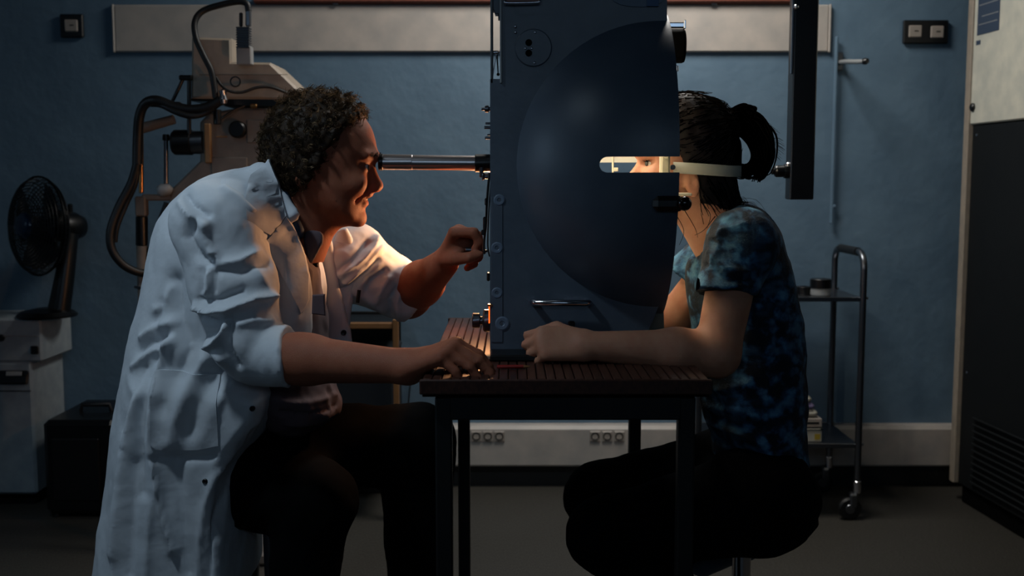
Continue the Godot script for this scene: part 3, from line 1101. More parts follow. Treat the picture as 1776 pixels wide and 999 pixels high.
	part("socket_screw", cyl(W(835, 290, 2.13), W(835, 308, 2.13), 0.004, 12, 0.001), M.steel, o)
	part("socket_knob", lathe(W(836, 306, 2.13), W(852, 306, 2.13) - W(836, 306, 2.13), [Vector2(0, 0), Vector2(0.007, 0.0), Vector2(0.008, 0.002), Vector2(0.005, 0.006), Vector2(0.005, 0.02)], 16), M.steel, o)
	# knobs up the left edge
	part("edge_knob", lathe(W(835, 189, 2.08), Vector3(1, 0, 0), [Vector2(0, 0), Vector2(0.003, 0.0), Vector2(0.003, 0.006), Vector2(0.0065, 0.007), Vector2(0.007, 0.013), Vector2(0.004, 0.015), Vector2(0.004, 0.03)], 16), M.steel, o)
	for s in [[842, 214, 0.0022], [840, 221, 0.003], [845, 234, 0.0018], [841, 239, 0.0026]]:
		part("edge_pin", cyl(W(s[0], s[1], 2.06), W(860, s[1], 2.06), s[2], 8, 0.0006), M.steel, o)
	# hanging cable and levers on the left edge
	part("edge_cable", tube(smooth_path(path([849, 300, 2.02, 846, 330, 2.02, 844, 362, 2.02, 843, 390, 2.02, 840, 415, 2.02, 839, 436, 2.02])), 0.0024, 0.002, 8), M.black, o)
	part("edge_cable", tube(smooth_path(path([852, 310, 2.0, 849, 345, 2.0, 847, 385, 2.0, 846, 425, 2.0, 849, 445, 2.0])), 0.0016, 0.0016, 6), M.rubber, o)
	for s in [[843, 350, 0.005, 0.014], [841, 388, 0.007, 0.026], [838, 403, 0.008, 0.010], [840, 437, 0.006, 0.008], [847, 480, 0.006, 0.016]]:
		part("clip", box(W(s[0], s[1], 2.01), Vector3(s[2], s[3], 0.012), 0.002), M.black, o)
	# turning knob and the lamp house at the lower left
	var k0 := W(819, 556, 2.06)
	part("turning_knob", lathe(k0, Vector3(1, 0, 0), [Vector2(0, 0), Vector2(0.0125, 0.0), Vector2(0.0145, 0.002), Vector2(0.0145, 0.014), Vector2(0.008, 0.016), Vector2(0.008, 0.02), Vector2(0.019, 0.021), Vector2(0.022, 0.024), Vector2(0.022, 0.034), Vector2(0, 0.036)], 28), M.steel, o)
	part("lamp_slit", box(W(848.5, 545, 1.995), Vector3(0.0022, 0.034, 0.006), 0.0008), glow(Color(1.0, 0.36, 0.10), 2.2), o, "orange glowing slit")
	part("lamp_hood", box(W(850, 529, 1.995), Vector3(0.010, 0.004, 0.016), 0.001), M.brass, o)
	# lamp house on the far side, its window faces the operator
	var lc := Vector3(-0.044, 0.935, -2.345)
	part("lamp_house", box(lc + Vector3(0.05, 0, -0.002), Vector3(0.088, 0.10, 0.068), 0.006), M.enamel, o)
	part("lamp_window", box(lc + Vector3(0.004, 0, 0), Vector3(0.004, 0.08, 0.06), 0.001), glow(Color(1.0, 0.62, 0.36), 2.0), o, "warm lit lamp window")
	var wl := AreaLight3D.new()
	wl.name = "lamp_window_light"
	wl.light_color = Color(1.0, 0.70, 0.47)
	wl.light_energy = WARM_ENERGY
	wl.area_size = Vector2(0.06, 0.08)
	wl.area_range = 8.0
	wl.shadow_enabled = true
	o.add_child(wl)
	wl.global_position = lc + Vector3(0.0, 0, 0)
	wl.rotation = Vector3(0, PI / 2 + 0.45, 0)
	part("foot_screw", ball(W(847, 626, 1.93), 0.0042, 12), M.chrome, o)
	part("levelling_foot", cyl(Vector3(W(847, 626, 1.93).x, T_Y, -1.93), W(847, 629, 1.93), 0.006, 12, 0.001), M.black, o)
	part("base_plate", box(Vector3(0.115, T_Y + 0.006, -2.13), Vector3(0.31, 0.012, 0.42), 0.003), M.black, o)
	# upper right: lens barrel with a chrome slide
	var u0 := W(1150, 80, 2.08)
	part("lens_barrel", lathe(u0, Vector3(1, 0, 0), [Vector2(0, 0), Vector2(0.032, 0.0), Vector2(0.032, 0.035), Vector2(0.030, 0.040), Vector2(0, 0.041)], 32), M.matte_black, o)
	part("slide_rail", box(W(1170, 44, 2.06), Vector3(0.040, 0.010, 0.012), 0.002), M.chrome, o)
	part("slide_end", box(W(1187, 43, 2.06), Vector3(0.004, 0.016, 0.016), 0.001), M.chrome, o)
	part("set_screw", cyl(W(1174, 114, 2.06), W(1174, 124, 2.06), 0.003, 10, 0.001), M.chrome, o)
	# chin rest lever with a ball
	part("chin_lever", box((W(1132, 353, 1.845) + W(1188, 353, 1.845)) / 2, Vector3(0.055, 0.026, 0.018), 0.008), M.black, o)
	part("lever_ball", ball(W(1187, 353, 1.83), 0.0125, 24), mat(Color(0.01, 0.01, 0.012), 0.08), o)
	part("chin_plate", box(W(1180, 337, 1.95), Vector3(0.034, 0.005, 0.05), 0.001), M.ivory, o)
	part("chin_rest", box(W(1128, 396, 2.12), Vector3(0.07, 0.012, 0.08), 0.004), M.ivory, o)
	part("chin_post", cyl(W(1128, 398, 2.12), Vector3(W(1128, 398, 2.12).x, T_Y, -2.12), 0.010, 12), M.steel, o)
	# small plastic shield at the lower right
	part("splash_shield", prism(poly([1150, 500, 1152, 572, 1136, 585, 1120, 582, 1128, 550, 1142, 530], 2.02), -2.02, -2.024, 0.0), mat(Color(0.30, 0.38, 0.36), 0.3), o)
	part("shield_screw", ball(W(1127, 577, 1.985), 0.004, 10), M.chrome, o)
# ---------------------------------------------------------------- people
# fingers: f points along the hand, n out of its back, s to the thumb side; bends in degrees for each finger
func hand(fd: Field, wrist: Vector3, f: Vector3, n: Vector3, s: Vector3, bends: Array, thumb: Array, size := 1.0) -> void:
	f = f.normalized()
	s = (s - f * s.dot(f)).normalized()
	n = (n - f * n.dot(f) - s * n.dot(s)).normalized()
	var off := [0.027, 0.009, -0.009, -0.026]
	var base := [0.086, 0.090, 0.086, 0.078]
	var ln := [[0.044, 0.026, 0.019], [0.048, 0.030, 0.020], [0.045, 0.028, 0.019], [0.035, 0.021, 0.017]]
	var rad := [[0.0105, 0.0095, 0.0085, 0.0072], [0.0108, 0.0097, 0.0087, 0.0073], [0.0103, 0.0092, 0.0082, 0.007], [0.0092, 0.0082, 0.0073, 0.0063]]
	for i in 4:
		var p: Vector3 = wrist + (f * base[i] + s * off[i]) * size
		fd.cap(wrist + s * (off[i] * 0.72 * size), p, 0.0165 * size, 0.0128 * size, 0.012)
		var a := 0.0
		for j in 3:
			a += deg_to_rad(bends[i][j])
			var d := f * cos(a) - n * sin(a) + s * (0.04 * (1.5 - i) * (1.0 - 0.3 * j))
			var q: Vector3 = p + d.normalized() * ln[i][j] * size
			fd.cap(p, q, rad[i][j] * size, rad[i][j + 1] * size, 0.003)
			p = q
	var tp := wrist + (f * 0.022 + s * 0.022) * size
	var tr := [0.0150, 0.0120, 0.0105, 0.0082]
	var tl := [0.044, 0.032, 0.026]
	for j in 3:
		var td: Vector3 = thumb[j]
		var d := (f * td.x + s * td.y + n * td.z).normalized()
		var q: Vector3 = tp + d * tl[j] * size
		fd.cap(tp, q, tr[j] * size, tr[j + 1] * size, 0.008 if j == 0 else 0.003)
		tp = q

func bounds_of(pts: Array, pad: float) -> Array:
	var lo := Vector3.ONE * 1e9
	var hi := -lo
	for p in pts:
		lo = lo.min(p)
		hi = hi.max(p)
	return [lo - Vector3.ONE * pad, hi + Vector3.ONE * pad]

func join(meshes: Array) -> ArrayMesh:
	var st := SurfaceTool.new()
	st.begin(Mesh.PRIMITIVE_TRIANGLES)
	for m in meshes:
		st.append_from(m, 0, Transform3D())
	return st.commit()

# locks of hair: curved thin tubes, each with a colour of its own
func add_lock(arr: Dictionary, pts: PackedVector3Array, r0: float, r1: float, c: Color, n := 3) -> void:
	var vs: PackedVector3Array = arr.v
	var ns: PackedVector3Array = arr.n
	var cs: PackedColorArray = arr.c
	var ix: PackedInt32Array = arr.i
	var m := pts.size()
	var fx := Vector3.ZERO
	for i in m:
		var d := (pts[mini(i + 1, m - 1)] - pts[maxi(i - 1, 0)]).normalized()
		if i == 0:
			fx = frame_of(d).x
		else:
			fx = fx - d * fx.dot(d)
			fx = fx.normalized() if fx.length() > 1e-5 else frame_of(d).x
		var fz := fx.cross(d)
		var r := lerpf(r0, r1, float(i) / (m - 1))
		for j in n:
			var u := fx * cos(TAU * j / n) + fz * sin(TAU * j / n)
			vs.append(pts[i] + u * r)
			ns.append(u)
			cs.append(c)
	var b := vs.size() - m * n
	for i in m - 1:
		for j in n:
			var k := (j + 1) % n
			var p := b + i * n
			ix.append_array(PackedInt32Array([p + j, p + n + j, p + n + k, p + j, p + n + k, p + k]))
	arr.v = vs
	arr.n = ns
	arr.c = cs
	arr.i = ix

func locks() -> Dictionary:
	return {"v": PackedVector3Array(), "n": PackedVector3Array(), "c": PackedColorArray(), "i": PackedInt32Array()}

func locks_mesh(arr: Dictionary) -> ArrayMesh:
	var a := []
	a.resize(Mesh.ARRAY_MAX)
	a[Mesh.ARRAY_VERTEX] = arr.v
	a[Mesh.ARRAY_NORMAL] = arr.n
	a[Mesh.ARRAY_COLOR] = arr.c
	a[Mesh.ARRAY_INDEX] = arr.i
	var m := ArrayMesh.new()
	m.add_surface_from_arrays(Mesh.PRIMITIVE_TRIANGLES, a)
	return m

func flat_colors(n: int, c: Color) -> PackedColorArray:
	var out := PackedColorArray()
	out.resize(n)
	out.fill(c)
	return out

func eye(o: Node3D, c: Vector3, look: Vector3, r := 0.012) -> void:
	var e := part("eye", ball(c, r, 20), M.eye_white, o)
	var d := look.normalized()
	var i := part("iris", lathe(c + d * (r * 0.90), d, [Vector2(r * 0.52, 0), Vector2(r * 0.46, r * 0.13), Vector2(0, r * 0.16)], 16), M.iris, e)
	i.set_meta("label", "dark iris")

# ---------------------------------------------------------------- the man in the white coat
func build_man() -> void:
	var o := thing("person", Vector3(-0.5, 0, -2.15), "person in a white lab coat bending to the eyepiece, one hand raised", "person")
	var D := ZM
	# head
	var lo := W(445, 440, D) - Vector3(0.0, 0.02, 0.13)
	var hi := W(680, 140, D) + Vector3(0.0, 0.0, 0.13)
	var fd := Field.new(lo, hi, 0.0042)
	var skull := smooth_poly(poly([600, 182, 626, 196, 643, 218, 650, 238, 653, 256, 655, 270, 650, 281, 646, 288, 645, 305, 641, 334, 640, 342, 634, 349, 634, 357, 631, 366, 632, 378, 625, 389, 606, 393, 575, 388, 545, 372, 520, 350, 492, 330, 474, 292, 472, 250, 485, 213, 515, 184, 560, 172], D), 1)
	fd.pillow(skull, -D, 0.078, 1.0, 0.01)
	fd.ell(W(545, 250, D), Vector3(0.085, 0.088, 0.079), Basis(), 0.03)
	# brow, nose, cheeks, lips, chin
	var nose := poly([648, 279, 652, 293, 657, 306, 664, 317, 666, 323, 663, 329, 655, 332, 641, 334, 636, 312, 640, 290], D)
	fd.pillow(smooth_poly(nose, 1), -D, 0.015, 1.1, 0.008)
	for s in [-1, 1]:
		var z := Vector3(0, 0, s)
		fd.ell(W(652, 328, D) + z * 0.012, Vector3(0.010, 0.007, 0.007), Basis(), 0.006)
		fd.ell(W(641, 290, D) + z * 0.034, Vector3(0.012, 0.010, 0.018), Basis(), 0.012, true)
		fd.ell(W(633, 290, D) + z * 0.031, Vector3(0.0132, 0.0125, 0.0138), Basis(), 0.004)
		fd.ell(W(645, 290, D) + z * 0.034, Vector3(0.009, 0.0028, 0.013), Basis(), 0.002, true)
		fd.cap(W(650, 272, D) + z * 0.012, W(640, 271, D) + z * 0.045, 0.009, 0.007, 0.012)
		fd.ell(W(622, 318, D) + z * 0.048, Vector3(0.022, 0.018, 0.018), Basis(), 0.02)
		# laughing fold and mouth corner
		fd.cap(W(642, 328, D) + z * 0.022, W(614, 352, D) + z * 0.040, 0.003, 0.003, 0.010, true)
		fd.cap(W(638, 345, D), W(619, 343, D) + z * 0.031, 0.0048, 0.002, 0.004, true)
		# ear
		var ec := W(541, 298, D) + z * 0.076
		fd.ell(ec, Vector3(0.019, 0.032, 0.009), Basis(Vector3.UP, s * 0.35) * Basis(Vector3.BACK, -0.25), 0.008)
		fd.ell(ec + Vector3(0.004, 0.004, s * 0.010), Vector3(0.009, 0.018, 0.006), Basis(Vector3.BACK, -0.25), 0.004, true)
	fd.cap(W(641, 338, D) + Vector3(0, 0, 0.016), W(641, 338, D) - Vector3(0, 0, 0.016), 0.0052, 0.0052, 0.006)
	fd.cap(W(633, 353, D) + Vector3(0, 0, 0.016), W(633, 353, D) - Vector3(0, 0, 0.016), 0.0062, 0.0062, 0.005)
	fd.ell(W(624, 380, D), Vector3(0.012, 0.014, 0.020), Basis(), 0.015)
	# neck
	fd.cap(W(528, 335, D), W(486, 430, D + 0.01), 0.060, 0.068, 0.03)
	fd.cap(W(560, 370, D), W(520, 440, D), 0.035, 0.05, 0.03)
	fd.net(1)
	var bodies := [fd.mesh()]
	var head := fd
	# near arm and hand
	var el := W(445, 617, 1.955)
	var wr := W(708, 636, 1.845)
	var kn := W(783, 606, 1.80)
	var b := bounds_of([el, wr, W(880, 690, 1.78), W(780, 560, 1.9)], 0.09)
	fd = Field.new(b[0], b[1], 0.0045)
	fd.cap(el.lerp(wr, 0.12), el.lerp(wr, 0.35), 0.043, 0.044, 0.02)
	fd.cap(el.lerp(wr, 0.3), wr, 0.044, 0.029, 0.02)
	fd.cap(wr, wr + (kn - wr) * 0.3, 0.027, 0.022, 0.02)
	hand(fd, wr + (kn - wr) * 0.08, kn - wr, Vector3(-0.2, 1, 0.15), Vector3(0, 0.1, -1), [[52, 28, 10], [52, 24, 14], [56, 26, 14], [62, 30, 14]], [Vector3(0.75, 0.35, -0.8), Vector3(0.9, 0.1, -0.5), Vector3(1, -0.15, -0.25)])
	fd.net(1)
	bodies.append(fd.mesh())
	# far arm: elbow behind, hand raised to the instrument
	var fe := W(708, 512, 2.38)
	var fw := W(771, 456, 2.21)
	b = bounds_of([fe, W(860, 370, 2.1), W(860, 480, 2.1), W(650, 440, 2.4)], 0.075)
	fd = Field.new(b[0], b[1], 0.0042)
	fd.cap(W(640, 470, 2.38), fe, 0.052, 0.048, 0.02)
	fd.cap(fe, fe.lerp(fw, 0.4), 0.049, 0.046, 0.02)
	fd.cap(fe.lerp(fw, 0.35), fw, 0.046, 0.030, 0.02)
	var mcp := [[788, 403, 2.125], [796, 399, 2.145], [798, 405, 2.165], [796, 415, 2.185]]
	var fing := [[822, 403, 2.105, 832, 421, 2.108, 823, 432, 2.112], [828, 409, 2.13, 834, 432, 2.13, 822, 446, 2.135], [828, 421, 2.15, 830, 446, 2.15, 815, 456, 2.15], [822, 435, 2.17, 822, 457, 2.165, 810, 465, 2.16]]
	for i in 4:
		var m := W(mcp[i][0], mcp[i][1], mcp[i][2])
		fd.cap(fw.lerp(m, 0.1), m, 0.019, 0.0125, 0.012)
		var q := path(fing[i])
		var rr := [0.0112, 0.0100, 0.0092, 0.0076]
		fd.cap(m, q[0], rr[0], rr[1], 0.003)
		fd.cap(q[0], q[1], rr[1], rr[2], 0.003)
		fd.cap(q[1], q[2], rr[2], rr[3], 0.003)
	var th := path([772, 448, 2.18, 792, 449, 2.125, 815, 447, 2.10, 833, 442, 2.105])
	fd.ell(W(800, 428, 2.15), Vector3(0.024, 0.020, 0.020), Basis(), 0.01)
	fd.cap(th[0], th[1], 0.017, 0.013, 0.010)
	fd.cap(th[1], th[2], 0.0125, 0.011, 0.003)
	fd.cap(th[2], th[3], 0.011, 0.008, 0.003)
	fd.net(1)
	bodies.append(fd.mesh())
	part("body", join(bodies), M.skin_man, o)
	for s in [-1, 1]:
		eye(o, W(633, 290, D) + Vector3(0, 0, s * 0.031), Vector3(1, -0.1, 0))
	# teeth
	part("teeth", box(W(634, 345.5, D), Vector3(0.006, 0.005, 0.026), 0.002), mat(Color(0.85, 0.8, 0.72), 0.3), o)
	# eyebrows
	var br := locks()
	for i in 90:
		var s: float = -1.0 if i % 2 else 1.0
		var t := rng.randf()
		var p := W(652 - 9 * t, 268 + rng.randf() * 7, D) + Vector3(0.003, 0, s * (0.012 + 0.03 * t))
		add_lock(br, PackedVector3Array([p, p + Vector3(0.004, 0.004, s * 0.004), p + Vector3(0.005, 0.005, s * 0.011)]), 0.0007, 0.0002, Color(0.20, 0.15, 0.11))
	part("eyebrows", locks_mesh(br), M.hair, o)
	# hair: a curly cap and loose curls
	var hair_pg := smooth_poly(poly([632, 194, 628, 206, 610, 218, 600, 246, 580, 262, 572, 286, 560, 300, 548, 320, 520, 340, 492, 342, 470, 326, 452, 280, 450, 230, 470, 170, 530, 140, 600, 150], D), 1)
	fd = Field.new(W(445, 352, D) - Vector3(0, 0, 0.115), W(642, 138, D) + Vector3(0, 0, 0.115), 0.0045)
	var scalp := PackedVector2Array()
	for p in Geometry2D.offset_polygon(skull, 0.012):
		scalp = p
	fd.pillow(scalp, -D, 0.090, 1.0, 0.01)
	fd.ell(W(545, 250, D), Vector3(0.097, 0.100, 0.090), Basis(), 0.03)
	fd.pillow(hair_pg, -D, 0.02, 8.0, 0.006, 2)
	fd.net(1)
	ripple(fd, 0.006, Vector3.ONE, 22.0, 71)
	ripple(fd, 0.004, Vector3.ONE, 60.0, 72)
	var hair := part("hair", fd.mesh(flat_colors(fd.verts.size(), Color(0.03, 0.019, 0.011))), M.hair, o, "short curly brown hair")
	var lk := locks()
	var hc := W(550, 262, D)
	for i in 1500:
		var k := rng.randi() % fd.verts.size()
		var p := fd.verts[k]
		var n := fd.norms[k]
		if (p - hc).dot(n) < 0.02:
			continue
		p -= n * 0.004
		var t1 := n.cross(Vector3(rng.randf_range(-1, 1), rng.randf_range(-1, 1), rng.randf_range(-1, 1))).normalized()
		var t2 := n.cross(t1)
		var r := rng.randf_range(0.0035, 0.0065)
		var turns := rng.randf_range(0.7, 1.3)
		var long := rng.randf_range(0.003, 0.016)
		var shade := rng.randf()
		for m in 6:
			var jit := Vector3(rng.randfn(0, 1), rng.randfn(0, 1), rng.randfn(0, 1)) * 0.0016
			var grow := rng.randf_range(0.8, 1.25)
			var pts := PackedVector3Array()
			for q in 7:
				var u := q / 6.0
				pts.append(p + jit * (0.5 + u) + n * (long * grow * u) + (t1 * (cos(TAU * turns * u) - 1.0) + t2 * sin(TAU * turns * u)) * r + t2 * (0.006 * u))
			add_lock(lk, pts, 0.0007, 0.0003, Color(0.12, 0.07, 0.036).lerp(Color(0.62, 0.40, 0.21), clampf(shade * shade + rng.randf_range(-0.08, 0.12), 0.0, 1.0)))
	part("curls", locks_mesh(lk), M.hair, hair)
	build_coat(o)
	build_man_clothes(o)

func build_coat(o: Node3D) -> void:
	var D := ZM
	var f := Field.new(W(150, 1075, D) - Vector3(0.02, 0, 0.28), W(625, 262, D) + Vector3(0, 0, 0.28), 0.0060)
	# trunk, back bent, skirt hanging behind the stool
	var trunk := smooth_poly(poly([462, 282, 430, 295, 395, 303, 352, 318, 312, 344, 286, 372, 273, 402, 262, 450, 247, 520, 232, 580, 220, 640, 208, 705, 198, 770, 188, 850, 178, 930, 168, 1010, 160, 1070, 412, 1070, 410, 960, 405, 870, 404, 812, 424, 780, 462, 738, 490, 696, 520, 664, 552, 628, 568, 580, 574, 520, 568, 470, 552, 420, 530, 372, 502, 325, 480, 286], D), 1)
	f.pillow(trunk, -D, 0.165, 1.06, 0.02)
	f.pillow(smooth_poly(poly([225, 640, 480, 660, 470, 722, 426, 776, 404, 812, 405, 870, 410, 960, 412, 1070, 176, 1070, 188, 930, 198, 850, 208, 770, 218, 705], 2.02), 1), -D, 0.032, 5.7, 0.03)
	# shoulders and the collar round the neck
	f.cap(W(402, 372, 2.0), W(402, 372, 2.30), 0.068, 0.068, 0.06)
	f.cap(W(458, 305, 2.09), W(508, 372, 2.055), 0.026, 0.016, 0.02)
	f.cap(W(458, 305, 2.21), W(508, 372, 2.245), 0.026, 0.016, 0.02)
	# open front: wedge between the two front edges, room for the neck
	var gap := poly([760, 240, 500, 240, 478, 288, 496, 345, 518, 400, 537, 450, 546, 500, 545, 560, 528, 640, 498, 700, 760, 800], D)
	f.pillow(gap, -D, 0.010, 7.5, 0.006, 1)
	f.cap(W(504, 280, D), W(496, 440, D), 0.067, 0.072, 0.010, true)
	f.net(1)
	var before := f.verts.duplicate()
	ripple(f, 0.006, Vector3(1.3, 0.7, 1.0), 6.0, 101)
	ripple(f, 0.0012, Vector3(1.0, 1.0, 1.0), 17.0, 102)
	fold(f, [
		[[300, 490, 308, 540, 330, 590], -18, 20], [[275, 530, 262, 560, 282, 596], -10, 11], [[290, 500, 280, 530, 262, 540], 8, 9],
		[[236, 590, 262, 570, 296, 560], 10, 9], [[232, 615, 260, 597, 290, 582], -10, 9], [[222, 642, 255, 614, 296, 596], 11, 9],
		[[292, 590, 276, 650, 268, 710, 265, 760, 272, 820, 284, 880, 304, 950], 18, 10],
		[[276, 600, 258, 660, 250, 720, 248, 780, 254, 850], -13, 12],
		[[262, 640, 236, 700, 220, 770], 10, 13], [[248, 640, 224, 690, 208, 750], -8, 11],
		[[356, 620, 332, 668, 312, 720, 298, 768], 13, 13], [[384, 640, 354, 690, 335, 745], -12, 13], [[330, 610, 305, 660, 288, 706], -12, 11], [[410, 650, 380, 700, 352, 760], 8, 12],
		[[268, 790, 310, 793, 376, 790], -7, 7],
		[[470, 705, 432, 750, 398, 792, 372, 828, 356, 880, 348, 940, 345, 1000], 8, 7], [[486, 722, 450, 764, 416, 802, 390, 842, 376, 900, 366, 1000], -12, 10],
		[[215, 790, 203, 880, 195, 960], 9, 13], [[238, 800, 232, 900, 228, 990], -9, 13], [[310, 800, 318, 880, 330, 990], -9, 13], [[270, 840, 262, 920, 258, 1000], 8, 12],
		[[440, 330, 456, 400, 470, 470, 480, 530], -6, 10], [[490, 450, 500, 500, 505, 560], 5, 9],
	], 1.98, 1.0)
	# near sleeve, rolled at the elbow
	var sh := W(378, 392, 1.995)
	var el := W(432, 592, 1.955)
	var cu := W(505, 617, 1.942)
	var s := Field.new(W(240, 690, 1.955) - Vector3(0, 0, 0.11), W(520, 290, 1.955) + Vector3(0.01, 0, 0.11), 0.0050)
	s.cap(sh, sh.lerp(el, 0.5), 0.079, 0.076, 0.03)
	s.cap(sh + Vector3(0.02, 0.02, -0.04), sh, 0.065, 0.075, 0.04)
	s.cap(sh.lerp(el, 0.5), el + Vector3(-0.004, 0.0, 0), 0.076, 0.062, 0.02)
	s.cap(el, W(450, 612, 1.953), 0.062, 0.056, 0.02)
	s.cap(W(440, 612, 1.957), W(570, 626, 1.903), 0.0585, 0.0555, 0.006)
	s.plane(cu, Vector3(1, 0.07, 0.08))
	s.net(1)
	ripple(s, 0.006, Vector3(1.3, 0.8, 1.0), 7.0, 105)
	ripple(s, 0.0012, Vector3(1.0, 1.0, 1.0), 19.0, 106)
	fold(s, [
		[[308, 340, 330, 358, 356, 376], -12, 8], [[300, 354, 325, 376, 350, 392], 8, 9],
		[[385, 316, 412, 328, 440, 350], -8, 7], [[375, 326, 400, 342, 425, 368], 7, 8], [[436, 340, 446, 375, 448, 405], -9, 7],
		[[353, 385, 354, 412, 364, 440], 13, 9], [[332, 386, 321, 412, 336, 440, 360, 454], -15, 10],
		[[368, 442, 380, 460, 412, 454, 432, 442], 9, 9], [[362, 470, 362, 500, 356, 512], 9, 7], [[374, 470, 372, 505], -9, 7], [[350, 470, 346, 505], -7, 8],
		[[455, 458, 420, 474, 385, 468], -8, 10], [[440, 470, 455, 500, 462, 530], 6, 9],
		[[335, 535, 360, 542, 398, 535, 440, 518, 470, 518], 16, 8], [[336, 552, 368, 558, 396, 551], -17, 8], [[345, 520, 380, 520, 420, 505], -9, 9],
		[[393, 548, 391, 575, 374, 596, 360, 602], 15, 8], [[380, 562, 370, 578, 352, 584], -12, 8], [[402, 560, 399, 600, 412, 635], -14, 8], [[415, 562, 440, 556, 470, 560], 7, 9], [[330, 575, 350, 600, 380, 625], 8, 9],
	], 1.90, 1.0)
	# far sleeve
	var g := Field.new(W(545, 600, 2.4) - Vector3(0.02, 0, 0.13), W(775, 370, 2.25) + Vector3(0.02, 0.02, 0.13), 0.0052)
	var fs := W(594, 450, 2.34)
	var fe := W(722, 515, 2.375)
	g.cap(fs, fs.lerp(fe, 0.5), 0.078, 0.067, 0.03)
	g.cap(W(622, 430, 2.35), W(600, 470, 2.33), 0.046, 0.06, 0.04)
	g.cap(fs.lerp(fe, 0.5), fe, 0.067, 0.060, 0.02)
	g.cap(W(696, 501, 2.37), W(790, 552, 2.38), 0.0635, 0.061, 0.004)
	g.plane(fe, fe - fs)
	g.net(1)
	ripple(g, 0.007, Vector3(0.8, 1.4, 1.0), 9.0, 111)
	fold(g, [
		[[655, 408, 648, 430, 632, 448, 600, 470], 11, 7], [[640, 420, 620, 450, 598, 462], -12, 6], [[660, 432, 640, 460, 606, 486], 11, 7], [[655, 448, 636, 470, 606, 500], -11, 6],
		[[668, 470, 648, 484, 640, 500], -14, 7], [[676, 480, 664, 500, 655, 520], 10, 7], [[690, 500, 676, 520, 672, 545], -11, 6], [[700, 480, 690, 520, 690, 555], 9, 6], [[620, 505, 640, 520, 668, 545], 9, 8],
	], 2.31, 1.0)
	var coat := part("lab_coat", f.mesh(), M.coat, o, "white lab coat with rolled sleeves")
	part("sleeve", s.mesh(), M.coat, coat)
	part("sleeve", g.mesh(), M.coat, coat)
	# collar and lapel lie on the front, pocket on the side
	part("collar", patch([f], poly([455, 275, 440, 296, 441, 335, 447, 382, 474, 407, 494, 374, 486, 350, 474, 315], 2.02), 0.009), M.coat, coat)
	part("lapel", patch([f], poly([474, 409, 459, 428, 470, 446, 486, 468, 506, 506, 521, 545, 530, 524, 529, 480, 520, 441, 507, 404, 494, 376], 2.02), 0.009), M.coat, coat)
	part("pocket", patch([f], poly([268, 640, 378, 652, 380, 772, 345, 779, 300, 780, 276, 777, 267, 766], 1.97), 0.004), M.coat, coat)
	# buttons, pocket pens
	for q in [[440, 706, 1.985], [360, 832, 1.975]]:
		var c := surface_hit(f, W(q[0], q[1], q[2]))
		part("button", lathe(c, Vector3(-0.1, 0, 1), [Vector2(0.0052, -0.003), Vector2(0.0052, 0.002), Vector2(0.004, 0.003), Vector2(0.0025, 0.002), Vector2(0, 0.002)], 14), M.black, coat, "black button")
	# far front edge with its lapel
	var edge := Field.new(W(535, 640, 2.30) - Vector3(0.02, 0, 0.06), W(630, 380, 2.22) + Vector3(0.02, 0, 0.06), 0.0055)
	edge.pillow(smooth_poly(poly([556, 388, 572, 396, 578, 430, 588, 490, 600, 545, 612, 585, 612, 640, 556, 640, 566, 590, 566, 540, 560, 480, 553, 440], 2.26), 1), -2.262, 0.010, 1.0, 0.006, 0)
	edge.pillow(smooth_poly(poly([575, 400, 608, 392, 618, 470, 612, 530, 606, 580, 590, 540, 580, 470], 2.28), 1), -2.285, 0.012, 1.0, 0.006)
	edge.net(1)
	ripple(edge, 0.004, Vector3(1.5, 0.7, 1.0), 14.0, 121)
	part("front_edge", edge.mesh(), M.coat, coat)
	part("button", lathe(W(596, 577, 2.247), Vector3(0, 0, 1), [Vector2(0.0056, -0.004), Vector2(0.0056, 0.002), Vector2(0.004, 0.003), Vector2(0, 0.002)], 14), M.black, coat, "black button")
	part("pocket_pen", tube(path([620, 525, 2.262, 623, 503, 2.262]), 0.004, 0.004, 8), M.black, coat, "black pen clip in the breast pocket")

